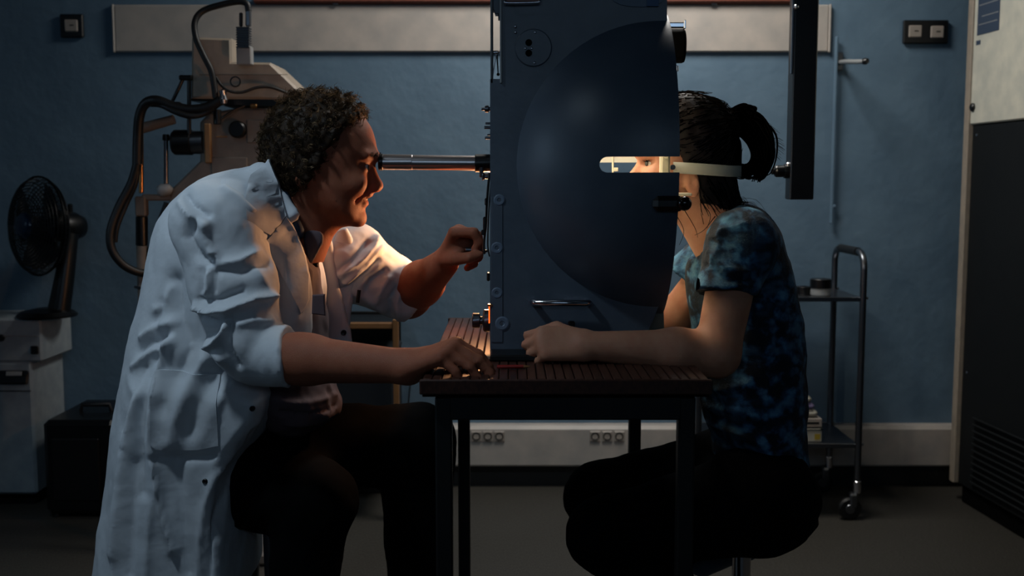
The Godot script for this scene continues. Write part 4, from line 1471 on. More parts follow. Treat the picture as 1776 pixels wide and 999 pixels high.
# a piece of cloth laid on the camera side of some meshes: outline pg in x, y, standing `proud` of them
func patch(fs: Array, pg: PackedVector2Array, proud: float) -> ArrayMesh:
	var cell := 0.0075
	var grid := {}
	for f in fs:
		for i in f.verts.size():
			if f.norms[i].z > 0.0:
				var p: Vector3 = f.verts[i]
				var k := Vector2i(int(floor(p.x / cell)), int(floor(p.y / cell)))
				if not grid.has(k): grid[k] = []
				grid[k].append(p)
	var pts := PackedVector2Array()
	for i in pg.size():
		var a := pg[i]
		var b := pg[(i + 1) % pg.size()]
		var n := maxi(1, int(a.distance_to(b) / 0.006))
		for j in n:
			pts.append(a.lerp(b, float(j) / n))
	var edge_n := pts.size()
	var lo := pg[0]
	var hi := pg[0]
	for p in pg:
		lo = lo.min(p)
		hi = hi.max(p)
	var x := lo.x
	while x < hi.x:
		var y := lo.y
		while y < hi.y:
			if Field.inside(Vector2(x, y), pg) > 0.004: pts.append(Vector2(x, y))
			y += 0.007
		x += 0.007
	var top := PackedVector3Array()
	for p in pts:
		var k := Vector2i(int(floor(p.x / cell)), int(floor(p.y / cell)))
		var zm := -1e9
		var near := []
		for r in [1, 2, 4]:
			for dx in range(-r, r + 1):
				for dy in range(-r, r + 1):
					for q in grid.get(k + Vector2i(dx, dy), []):
						near.append(q)
						zm = maxf(zm, q.z)
			if near.size() > 3: break
		var sw := 0.0
		var sz := 0.0
		for q in near:
			if q.z < zm - 0.03: continue
			var w := 1.0 / (1e-5 + Vector2(q.x - p.x, q.y - p.y).length_squared())
			sw += w
			sz += w * q.z
		top.append(Vector3(p.x, p.y, (sz / sw if sw > 0.0 else -2.0) + proud))
	var st := tool()
	st.set_smooth_group(0)
	var tri := Geometry2D.triangulate_delaunay(pts)
	for i in range(0, tri.size(), 3):
		var m := (pts[tri[i]] + pts[tri[i + 1]] + pts[tri[i + 2]]) / 3.0
		if Field.inside(m, pg) < 0.0: continue
		var a := tri[i]
		var b := tri[i + 1]
		var c := tri[i + 2]
		if (pts[b] - pts[a]).cross(pts[c] - pts[a]) > 0.0:
			var t := b
			b = c
			c = t
		for q in [a, b, c]: st.add_vertex(top[q])
	st.set_smooth_group(1)
	for i in edge_n:
		var k := (i + 1) % edge_n
		var down := Vector3(0, 0, -proud - 0.004)
		quad(st, top[i], top[i] + down, top[k] + down, top[k])
	return done(st)

# nearest point of the mesh in front of `at`, seen along z
func surface_hit(f: Field, at: Vector3) -> Vector3:
	var best := at
	var bd := 1e9
	for i in f.verts.size():
		var p := f.verts[i]
		var d := Vector2(p.x - at.x, p.y - at.y).length() - p.z * 0.2
		if f.norms[i].z > 0.2 and d < bd:
			bd = d
			best = p
	return best

func build_man_clothes(o: Node3D) -> void:
	var D := ZM
	# shirt under the open coat
	var f := Field.new(W(400, 780, D) - Vector3(0, 0, 0.2), W(630, 372, D) + Vector3(0, 0, 0.2), 0.0062)
	var trunk := smooth_poly(poly([470, 395, 500, 400, 530, 402, 548, 430, 556, 480, 566, 540, 566, 600, 575, 660, 598, 712, 560, 735, 512, 760, 470, 742, 440, 700, 440, 600, 440, 480], D), 1)
	f.pillow(trunk, -D, 0.11, 1.25, 0.02)
	f.cap(W(500, 330, D), W(496, 440, D), 0.060, 0.064, 0.010, true)
	f.net(1)
	ripple(f, 0.007, Vector3(1.2, 0.8, 1.0), 11.0, 131)
	fold(f, [[[530, 440, 528, 520, 520, 600], 6, 5], [[545, 470, 540, 530], -7, 5], [[478, 690, 520, 700, 580, 702], 7, 6], [[490, 712, 540, 722, 580, 716], -8, 6], [[500, 735, 540, 742], 6, 6], [[555, 660, 560, 700], 6, 6]], 2.04, 1.0)
	var shirt := part("shirt", f.mesh(), M.shirt, o, "greyish purple open collared shirt")
	# collar: stands round the neck, points fall on the chest
	var c := Field.new(W(470, 470, 2.2) - Vector3(0, 0, 0.09), W(580, 300, 2.05) + Vector3(0, 0, 0.1), 0.005)
	c.pillow(smooth_poly(poly([526, 400, 545, 397, 562, 402, 564, 418, 552, 440, 540, 462, 530, 440], 2.10), 1), -2.095, 0.007, 1.0, 0.004)
	c.net(1)
	part("collar", c.mesh(), M.shirt, shirt)
	c = Field.new(W(530, 450, 2.22) - Vector3(0, 0, 0.03), W(575, 385, 2.18) + Vector3(0, 0, 0.03), 0.005)
	c.pillow(smooth_poly(poly([540, 402, 562, 396, 568, 410, 560, 436, 548, 440], 2.2), 1), -2.20, 0.007, 1.0, 0.004)
	c.net(1)
	part("collar", c.mesh(), M.shirt, shirt)
	for z in [[2.085, 2.075], [2.215, 2.225]]:
		var k := Field.new(W(465, 440, z[0]) - Vector3(0, 0, 0.05), W(545, 310, z[0]) + Vector3(0, 0, 0.05), 0.005)
		k.cap(W(486, 345, z[0]), W(514, 402, z[1]), 0.020, 0.016, 0.01)
		k.net(1)
		part("inner_collar", k.mesh(), M.shirt_collar, shirt, "blue inner collar at the neck")
	part("shirt_pocket", prism(poly([541, 512, 562, 511, 564, 548, 540, 545], 2.03), -2.032, -2.045, 0.002), M.shirt, shirt)
	# trousers
	var t := Field.new(Vector3(-0.62, 0.0, -2.46), Vector3(-0.08, 0.78, -1.82), 0.011)
	var hip := W(440, 830, 2.15)
	t.cap(hip + Vector3(0, 0, 0.03), hip - Vector3(0, 0, 0.04), 0.092, 0.092, 0.05)
	var kn := W(548, 868, 2.06)
	t.cap(hip + Vector3(0.05, 0, 0.03), kn, 0.090, 0.078, 0.05)
	t.cap(kn, Vector3(kn.x - 0.06, 0.09, -2.05), 0.075, 0.058, 0.03)
	var kf := W(722, 768, 2.30)
	t.cap(hip + Vector3(0.02, 0.03, -0.09), kf, 0.110, 0.083, 0.05)
	t.cap(kf, Vector3(kf.x + 0.005, 0.09, -2.32), 0.080, 0.070, 0.03)
	t.net(1)
	ripple(t, 0.006, Vector3(1, 1, 1), 9.0, 141)
	part("trousers", t.mesh(), M.trousers, o, "black trousers")
	for q in [[kn.x - 0.06, -2.05], [kf.x + 0.005, -2.32]]:
		var s := Field.new(Vector3(q[0] - 0.10, -0.02, q[1] - 0.09), Vector3(q[0] + 0.26, 0.16, q[1] + 0.09), 0.008)
		s.cap(Vector3(q[0] - 0.03, 0.045, q[1]), Vector3(q[0] + 0.17, 0.035, q[1]), 0.042, 0.036, 0.02)
		s.cap(Vector3(q[0], 0.11, q[1]), Vector3(q[0], 0.05, q[1]), 0.045, 0.045, 0.02)
		s.plane(Vector3(0, 0.002, 0), Vector3.DOWN)
		s.net(1)
		part("shoe", s.mesh(), M.black, o, "black shoe")

# ---------------------------------------------------------------- the woman at the instrument
func build_woman() -> void:
	var o := thing("person", Vector3(0.5, 0, -2.15), "seated person with dark ponytail and tie-dyed blue T-shirt, face in the instrument", "person")
	var D := ZM
	var f := Field.new(W(1070, 450, D) - Vector3(0, 0, 0.12), W(1300, 160, D) + Vector3(0, 0, 0.12), 0.0042)
	var skull := smooth_poly(poly([1112, 205, 1104, 228, 1102, 250, 1103, 264, 1110, 276, 1107, 290, 1104, 318, 1099, 330, 1101, 337, 1098, 343, 1104, 350, 1102, 362, 1107, 378, 1122, 388, 1146, 382, 1172, 366, 1198, 348, 1240, 318, 1254, 280, 1254, 235, 1236, 200, 1200, 180, 1150, 182], D), 1)
	f.pillow(skull, -D, 0.073, 1.0, 0.01)
	f.ell(W(1190, 250, D), Vector3(0.078, 0.080, 0.074), Basis(), 0.03)
	var nose := poly([1110, 274, 1101, 288, 1091, 300, 1083, 308, 1084, 315, 1092, 319, 1108, 321, 1114, 300], D)
	f.pillow(smooth_poly(nose, 1), -D, 0.013, 1.05, 0.008)
	for s in [-1, 1]:
		var z := Vector3(0, 0, s)
		f.ell(W(1120, 283, D) + z * 0.035, Vector3(0.015, 0.011, 0.019), Basis(), 0.010, true)
		f.ell(W(1128, 310, D) + z * 0.045, Vector3(0.022, 0.018, 0.018), Basis(), 0.02)
		f.cap(W(1106, 268, D) + z * 0.012, W(1122, 267, D) + z * 0.046, 0.006, 0.006, 0.012)
		# eyelids
		var ec := W(1127, 284, D) + z * 0.031
		f.ell(ec, Vector3(0.0134, 0.0122, 0.0140), Basis(), 0.004)
		f.ell(ec + Vector3(-0.012, -0.0005, z.z * 0.006), Vector3(0.0085, 0.0042, 0.0125), Basis(Vector3.UP, z.z * 0.45), 0.002, true)
		var er := W(1190, 318, D) + z * 0.074
		f.ell(er, Vector3(0.015, 0.028, 0.008), Basis(Vector3.UP, -s * 0.35) * Basis(Vector3.BACK, 0.2), 0.008)
		f.ell(er + Vector3(-0.003, 0.004, s * 0.009), Vector3(0.008, 0.016, 0.006), Basis(Vector3.BACK, 0.2), 0.004, true)
	f.cap(W(1101, 334, D) + Vector3(0, 0, 0.014), W(1101, 334, D) - Vector3(0, 0, 0.014), 0.0048, 0.0048, 0.006)
	f.cap(W(1102, 345, D) + Vector3(0, 0, 0.014), W(1102, 345, D) - Vector3(0, 0, 0.014), 0.0052, 0.0052, 0.005)
	f.cap(W(1207, 335, D), W(1262, 425, D), 0.049, 0.056, 0.03)
	f.cap(W(1190, 355, D), W(1240, 425, D), 0.030, 0.04, 0.03)
	f.net(1)
	var bodies := [f.mesh()]
	# near arm resting on the table, closed hand
	var sh := W(1276, 452, 1.995)
	var el := W(1243, 614, 1.925)
	var wr := W(1012, 599, 1.912)
	var b := bounds_of([sh, el, W(930, 600, 1.91)], 0.075)
	f = Field.new(b[0], b[1], 0.0045)
	f.cap(sh, el, 0.046, 0.040, 0.02)
	f.cap(el, el.lerp(wr, 0.3), 0.039, 0.040, 0.02)
	f.cap(el.lerp(wr, 0.3), wr, 0.040, 0.025, 0.02)
	hand(f, wr, Vector3(-1, 0.06, 0.05), Vector3(-0.1, 0.55, 0.8), Vector3(0, 0.85, -0.5), [[48, 88, 60], [54, 90, 60], [60, 90, 60], [66, 90, 60]], [Vector3(0.75, 0.55, -0.35), Vector3(0.9, -0.15, -0.55), Vector3(0.6, -0.7, -0.45)], 0.86)
	f.net(1)
	bodies.append(f.mesh())
	# far arm
	var fs := W(1262, 440, 2.30)
	var fe := W(1168, 552, 2.36)
	var fw := W(1010, 585, 2.38)
	b = bounds_of([fs, fe, W(930, 560, 2.38)], 0.075)
	f = Field.new(b[0], b[1], 0.0055)
	f.cap(fs, fe, 0.048, 0.039, 0.02)
	f.cap(fe, fw, 0.039, 0.025, 0.02)
	hand(f, fw, Vector3(-1, 0.02, 0.0), Vector3(0, 1, 0), Vector3(0, 0.2, 1), [[50, 60, 40], [52, 60, 40], [54, 60, 40], [56, 60, 40]], [Vector3(0.7, 0.6, -0.5), Vector3(0.8, 0.2, -0.4), Vector3(0.9, 0, -0.2)], 0.88)
	f.net(1)
	bodies.append(f.mesh())
	part("body", join(bodies), M.skin_woman, o)
	for s in [-1, 1]:
		eye(o, W(1127, 284, D) + Vector3(0, 0, s * 0.031), Vector3(-1, 0.05, s * 0.35), 0.0118)
	# brows and lashes
	var br := locks()
	for i in 240:
		var s: float = -1.0 if i % 2 else 1.0
		var t := rng.randf()
		var p := W(1110 + 26 * t * t, 271 - 5.5 * sin(t * 2.4) + rng.randf() * 3.5, D) + Vector3(-0.002 + 0.0 * t, 0, s * (0.014 + 0.040 * sqrt(t)))
		add_lock(br, PackedVector3Array([p, p + Vector3(0.001, 0.002, s * 0.004), p + Vector3(0.005, 0.002, s * 0.009)]), 0.0006, 0.0002, Color(0.035, 0.025, 0.02))
	for i in 60:
		var s: float = -1.0 if i % 2 else 1.0
		var a := lerpf(-0.5, 1.3, rng.randf())
		var dir := Vector3(-cos(a), 0.0, s * sin(a)).normalized()
		var p := W(1127, 284, D) + Vector3(0, 0, s * 0.031) + dir * 0.0126 + Vector3(0, 0.0035, 0)
		add_lock(br, PackedVector3Array([p, p + dir * 0.003 + Vector3(0, 0.0005, 0), p + dir * 0.006 + Vector3(0, 0.003, 0)]), 0.0005, 0.0002, Color(0.02, 0.016, 0.014))
	part("eyebrows", locks_mesh(br), M.hair, o)
	woman_hair(o, skull)
	woman_clothes(o)

func woman_hair(o: Node3D, skull: PackedVector2Array) -> void:
	var D := ZM
	var cap_pg := smooth_poly(poly([1096, 215, 1118, 238, 1146, 252, 1166, 268, 1178, 300, 1198, 306, 1202, 332, 1208, 356, 1240, 376, 1300, 372, 1300, 200, 1240, 150, 1120, 160], D), 1)
	var f := Field.new(W(1085, 375, D) - Vector3(0, 0, 0.12), W(1300, 150, D) + Vector3(0, 0, 0.12), 0.005)
	for p in Geometry2D.offset_polygon(skull, 0.013):
		f.pillow(p, -D, 0.086, 1.0, 0.01)
	f.ell(W(1192, 248, D), Vector3(0.090, 0.094, 0.085), Basis(), 0.03)
	f.cap(W(1226, 320, D), W(1250, 372, D), 0.062, 0.042, 0.03)
	f.cap(W(1245, 228, D), W(1272, 212, D), 0.030, 0.020, 0.03)
	f.pillow(cap_pg, -D, 0.02, 8.0, 0.008, 2)
	f.net(1)
	ripple(f, 0.004, Vector3(1.0, 1.0, 1.0), 20.0, 171)
	var hair := part("hair", f.mesh(flat_colors(f.verts.size(), Color(0.012, 0.009, 0.008))), M.hair, o, "dark brown hair tied back")
	# strands combed back from the brow to the tie
	var lk := locks()
	var tie := W(1262, 218, D)
	for i in 1500:
		var k := rng.randi() % f.verts.size()
		var p := f.verts[k]
		var n := f.norms[k]
		var pts := PackedVector3Array()
		var q := p + n * 0.001
		for s in 7:
			pts.append(q)
			var to := (tie - q)
			if p.y < W(0, 305, D).y:
				to = Vector3(0.4, -0.6, 0)
			var nn := n
			to = (to - nn * to.dot(nn) * 0.85).normalized()
			q += to * 0.009 + Vector3(rng.randf_range(-1, 1), rng.randf_range(-1, 1), rng.randf_range(-1, 1)) * 0.0018
		var c := Color(0.010, 0.008, 0.007).lerp(Color(0.05, 0.034, 0.025), pow(rng.randf(), 2.0))
		add_lock(lk, pts, 0.0011, 0.0005, c)
	# flyaways along the top and the nape
	for i in 150:
		var t := rng.randf()
		var p := W(1115 + 130 * t, 178 + 60 * t * t, D) + Vector3(0, -0.004, rng.randf_range(-0.05, 0.05))
		var d := Vector3(rng.randf_range(0.2, 1.0), rng.randf_range(0.1, 0.7), rng.randf_range(-0.5, 0.5)) * 0.012
		add_lock(lk, PackedVector3Array([p, p + d, p + d * 2.0 + Vector3(0.004, -0.003, 0), p + d * 2.8 + Vector3(0.01, -0.010, 0)]), 0.0004, 0.0002, Color(0.06, 0.04, 0.03))
	for i in 60:
		var p := W(1238 + rng.randf() * 30, 345 + rng.randf() * 14, D) + Vector3(0, 0, rng.randf_range(-0.03, 0.04))
		var e := W(1285 + rng.randf() * 35, 352 + rng.randf() * 30, D) + Vector3(0, 0, rng.randf_range(-0.04, 0.05))
		var m1 := p.lerp(e, 0.4) + Vector3(0, 0.012 * rng.randf(), 0)
		var m2 := p.lerp(e, 0.8) + Vector3(0, 0.014 * rng.randf(), 0)
		add_lock(lk, smooth_path(PackedVector3Array([p, m1, m2, e + Vector3(0.002, -0.012, 0)]), 3), 0.0006, 0.0002, Color(0.03, 0.02, 0.016))
	for q in [[1172, 372, 1186, 400, 1178, 425], [1188, 366, 1205, 395, 1210, 412], [1240, 375, 1222, 398, 1205, 408], [1215, 350, 1232, 372, 1226, 396]]:
		add_lock(lk, smooth_path(path([q[0], q[1], 2.08, q[2], q[3], 2.07, q[4], q[5], 2.085]), 4), 0.0009, 0.0004, Color(0.02, 0.014, 0.012))
	part("strands", locks_mesh(lk), M.hair, hair)
	# ponytail: thick locks that rise from the tie and curl down and in
	var pt := locks()
	var lines := [
		[1258, 222, 1285, 206, 1312, 212, 1330, 236, 1334, 270, 1322, 300, 1312, 306],
		[1256, 216, 1282, 198, 1308, 204, 1326, 228, 1331, 262, 1318, 298, 1315, 308],
		[1258, 226, 1284, 216, 1306, 226, 1320, 250, 1322, 278, 1308, 296, 1296, 298],
		[1258, 232, 1278, 226, 1298, 238, 1310, 260, 1310, 282, 1300, 292, 1290, 290],
		[1256, 234, 1272, 240, 1276, 262, 1274, 284, 1284, 300, 1296, 304, 1302, 300],
		[1258, 214, 1270, 196, 1290, 190, 1300, 196, 1296, 206, 1284, 204, 1276, 210],
		[1256, 218, 1266, 200, 1280, 196, 1294, 202, 1306, 216, 1314, 236, 1318, 258]]
	for i in 260:
		var ln: Array = lines[i % lines.size()]
		var z := rng.randf_range(-0.026, 0.026)
		var off := Vector3(rng.randfn(0, 0.0045), rng.randfn(0, 0.0045), z)
		var raw := PackedVector3Array()
		for j in range(0, ln.size(), 2):
			var t := j / float(ln.size() - 2)
			raw.append(W(ln[j], ln[j + 1], D) + off * minf(1.0, 0.35 + 1.6 * t) + Vector3(rng.randf_range(-1, 1), rng.randf_range(-1, 1), 0) * 0.002)
		add_lock(pt, smooth_path(raw, 4), 0.0034, 0.0009, Color(0.009, 0.007, 0.006).lerp(Color(0.035, 0.024, 0.018), pow(rng.randf(), 2.0)), 5)
	for i in 60:
		var a := rng.randf() * 2.4 - 0.6
		var c := W(1298, 250, D) + Vector3(0, 0, rng.randf_range(-0.03, 0.03))
		var p := c + Vector3(cos(a), sin(a), 0) * 0.035
		var d := Vector3(cos(a + 0.5), sin(a + 0.5), 0) * 0.011
		add_lock(pt, PackedVector3Array([p, p + d, p + d * 1.8 + Vector3(0.004, -0.004, 0), p + d * 2.2 + Vector3(0.009, -0.012, 0)]), 0.0005, 0.0002, Color(0.05, 0.03, 0.024))
	part("ponytail", locks_mesh(pt), M.hair, hair, "dark curled ponytail")
	part("hair_tie", lathe(W(1254, 222, D), W(1270, 214, D) - W(1254, 222, D), [Vector2(0.020, 0), Vector2(0.024, 0.004), Vector2(0.020, 0.009)], 18), M.black, hair, "black hair tie")

func woman_clothes(o: Node3D) -> void:
	var D := ZM
	var f := Field.new(W(1130, 870, D) - Vector3(0, 0, 0.27), W(1420, 345, D) + Vector3(0, 0, 0.27), 0.0072)
	var trunk := smooth_poly(poly([1246, 374, 1262, 366, 1284, 362, 1312, 368, 1334, 388, 1354, 418, 1370, 456, 1382, 510, 1390, 570, 1394, 640, 1396, 700, 1396, 760, 1400, 820, 1404, 862, 1255, 862, 1240, 800, 1228, 740, 1214, 690, 1204, 640, 1200, 590, 1200, 550, 1194, 515, 1190, 480, 1196, 448, 1212, 424, 1230, 398], D), 1)
	f.pillow(trunk, -D, 0.125, 1.12, 0.02)
	f.cap(W(1290, 412, 2.03), W(1288, 412, 2.27), 0.055, 0.055, 0.05)
	# neck opening
	f.cap(W(1205, 335, D), W(1256, 415, D), 0.055, 0.058, 0.008, true)
	f.cap(W(1190, 380, D), W(1232, 425, D), 0.045, 0.045, 0.008, true)
	f.net(1)
	ripple(f, 0.006, Vector3(1.0, 1.2, 1.0), 8.0, 151)
	fold(f, [[[1300, 400, 1290, 450, 1296, 500], -6, 8], [[1315, 420, 1320, 480, 1310, 540], 6, 10], [[1235, 440, 1250, 470, 1290, 480], 5, 7], [[1230, 470, 1255, 490, 1292, 494], -4, 6],
		[[1215, 735, 1260, 722, 1320, 725], 8, 6], [[1218, 750, 1262, 742, 1330, 748], -8, 6], [[1220, 765, 1270, 758, 1330, 775], 8, 6], [[1225, 780, 1270, 785, 1320, 810], -8, 6], [[1210, 700, 1250, 690, 1300, 670], 7, 8],
		[[1210, 620, 1240, 680, 1260, 720], -7, 9], [[1300, 560, 1330, 620, 1340, 700], 6, 14], [[1340, 520, 1360, 600, 1362, 690], -6, 12]], 2.0, 1.0)
	var shirt := part("t_shirt", f.mesh(), M.tie_dye, o, "tie-dyed dark blue and teal T-shirt")
	var sh := W(1288, 424, 2.0)
	var e := W(1253, 508, 1.96)
	var s := Field.new(W(1200, 540, 1.99) - Vector3(0, 0, 0.1), W(1370, 350, 1.99) + Vector3(0, 0, 0.1), 0.0052)
	s.cap(sh + Vector3(0.02, 0.0, -0.04), sh, 0.058, 0.062, 0.04)
	s.cap(sh, W(1244, 540, 1.95), 0.062, 0.054, 0.03)
	s.plane(e, Vector3(-0.10, -1.0, 0.25))
	s.net(1)
	ripple(s, 0.005, Vector3(1.0, 1.0, 1.0), 10.0, 152)
	fold(s, [[[1235, 440, 1255, 465, 1295, 470], 7, 7], [[1228, 460, 1255, 480, 1292, 486], -7, 6], [[1240, 415, 1260, 400, 1290, 390], 6, 8], [[1255, 400, 1245, 440, 1230, 470], 6, 7], [[1220, 506, 1255, 496, 1292, 492], 4, 3]], 1.94, 1.0)
	part("sleeve", s.mesh(), M.tie_dye, shirt)
	s = Field.new(W(1140, 520, 2.32) - Vector3(0, 0, 0.1), W(1320, 370, 2.32) + Vector3(0, 0, 0.1), 0.006)
	s.cap(W(1268, 424, 2.29), W(1176, 495, 2.345), 0.060, 0.054, 0.03)
	s.plane(W(1190, 476, 2.33), W(1168, 552, 2.36) - W(1262, 440, 2.30))
	s.net(1)
	ripple(s, 0.005, Vector3(1.0, 1.0, 1.0), 10.0, 153)
	part("sleeve", s.mesh(), M.tie_dye, shirt)
	# head strap of the instrument is built with it; jeans
	var t := Field.new(Vector3(0.05, 0.0, -2.46), Vector3(0.64, 0.66, -1.84), 0.011)
	var hip := W(1311, 846, D)
	t.cap(hip + Vector3(0, 0, 0.07), hip - Vector3(0, 0, 0.07), 0.105, 0.105, 0.05)
	var kn := W(1052, 928, 1.99)
	var kf := W(1042, 862, 2.29)
	t.cap(hip + Vector3(-0.02, 0, 0.09), kn, 0.100, 0.070, 0.05)
	t.cap(hip + Vector3(-0.02, 0, -0.09), kf, 0.105, 0.076, 0.05)
	var an := Vector3(0.44, 0.13, -2.02)
	var af := Vector3(0.475, 0.305, -2.29)
	t.cap(kn, kn.lerp(an, 0.35), 0.070, 0.062, 0.03)
	t.cap(kn.lerp(an, 0.35), an, 0.062, 0.040, 0.03)
	t.cap(kf, kf.lerp(af, 0.35), 0.072, 0.060, 0.03)
	t.cap(kf.lerp(af, 0.35), af, 0.060, 0.040, 0.03)
	t.net(1)
	ripple(t, 0.005, Vector3(1, 1, 1), 9.0, 161)
	part("jeans", t.mesh(), M.jeans, o, "dark jeans")
	for a in [an, af]:
		var boot := Field.new(a - Vector3(0.16, 0.14, 0.08), a + Vector3(0.16, 0.08, 0.08), 0.008)
		boot.cap(a + Vector3(-0.01, 0.02, 0), a + Vector3(0.035, -0.03, 0), 0.042, 0.038, 0.02)
		boot.cap(a + Vector3(0.035, -0.03, 0), a + Vector3(-0.06, -0.075, 0), 0.036, 0.034, 0.02)
		boot.net(1)
		part("shoe", boot.mesh(), M.shoe, o, "pale blue grey sneaker")

func build_stools() -> void:
	# under the man: square frame stool hidden by the coat; under the woman: round swivel stool
	var c := W(452, 880, 2.17)
	var seat := 0.432
	var o := thing("stool", Vector3(c.x, 0, c.z), "black seated stool under the person in the white coat", "stool")
	part("seat", lathe(Vector3(c.x, seat - 0.055, c.z), Vector3.UP, [Vector2(0, 0), Vector2(0.11, 0), Vector2(0.128, 0.012), Vector2(0.13, 0.04), Vector2(0.11, 0.055), Vector2(0, 0.058)], 36), M.matte_black, o)
	for s in [[-1, 1], [1, 1], [1, -1], [-1, -1]]:
		var top := Vector3(c.x + s[0] * 0.035, seat - 0.05, c.z + s[1] * 0.08)
		var foot := Vector3(c.x + s[0] * 0.05, 0.0, c.z + s[1] * 0.11)
		part("leg", cyl(foot, top, 0.013, 14), M.steel, o)
	part("foot_ring", tube(arc_path(Vector3(c.x, 0.16, c.z), Vector3(0.04, 0, 0), Vector3(0, 0, 0.125), 0, TAU, 32), 0.008), M.steel, o)
	c = W(1322, 880, 2.15)
	o = thing("stool", Vector3(c.x, 0, c.z), "round black swivel stool with chrome post under the person in T-shirt", "stool")
	var y1 := W(1322, 925, 2.15).y
	part("seat", lathe(Vector3(c.x, y1, c.z), Vector3.UP, [Vector2(0, 0), Vector2(0.07, -0.004), Vector2(0.098, 0.010), Vector2(0.112, 0.030), Vector2(0.110, 0.052), Vector2(0.085, 0.062), Vector2(0, 0.064)], 40, false), M.matte_black, o)
	part("post", cyl(Vector3(c.x - 0.04, 0.08, c.z), Vector3(c.x - 0.04, y1 + 0.004, c.z), 0.019, 20), M.chrome, o)
	part("sleeve", cyl(Vector3(c.x - 0.04, 0.06, c.z), Vector3(c.x - 0.04, 0.2, c.z), 0.026, 20), M.steel, o)
	for k in 5:
		var a := TAU * k / 5 + 0.5
		var d := Vector3(cos(a), 0, sin(a))
		var hub := Vector3(c.x - 0.04, 0.075, c.z)
		part("base_arm", tube(PackedVector3Array([hub, hub + d * 0.12 + Vector3(0, -0.01, 0), hub + d * 0.23 + Vector3(0, -0.03, 0)]), 0.016, 0.011), M.steel, o)
		part("castor", lathe(hub + d * 0.235 + Vector3(0, -0.047, 0) - d.cross(Vector3.UP) * 0.012, d.cross(Vector3.UP), cyl_profile(0.028, 0.024, 0.004), 18), M.rubber, o)
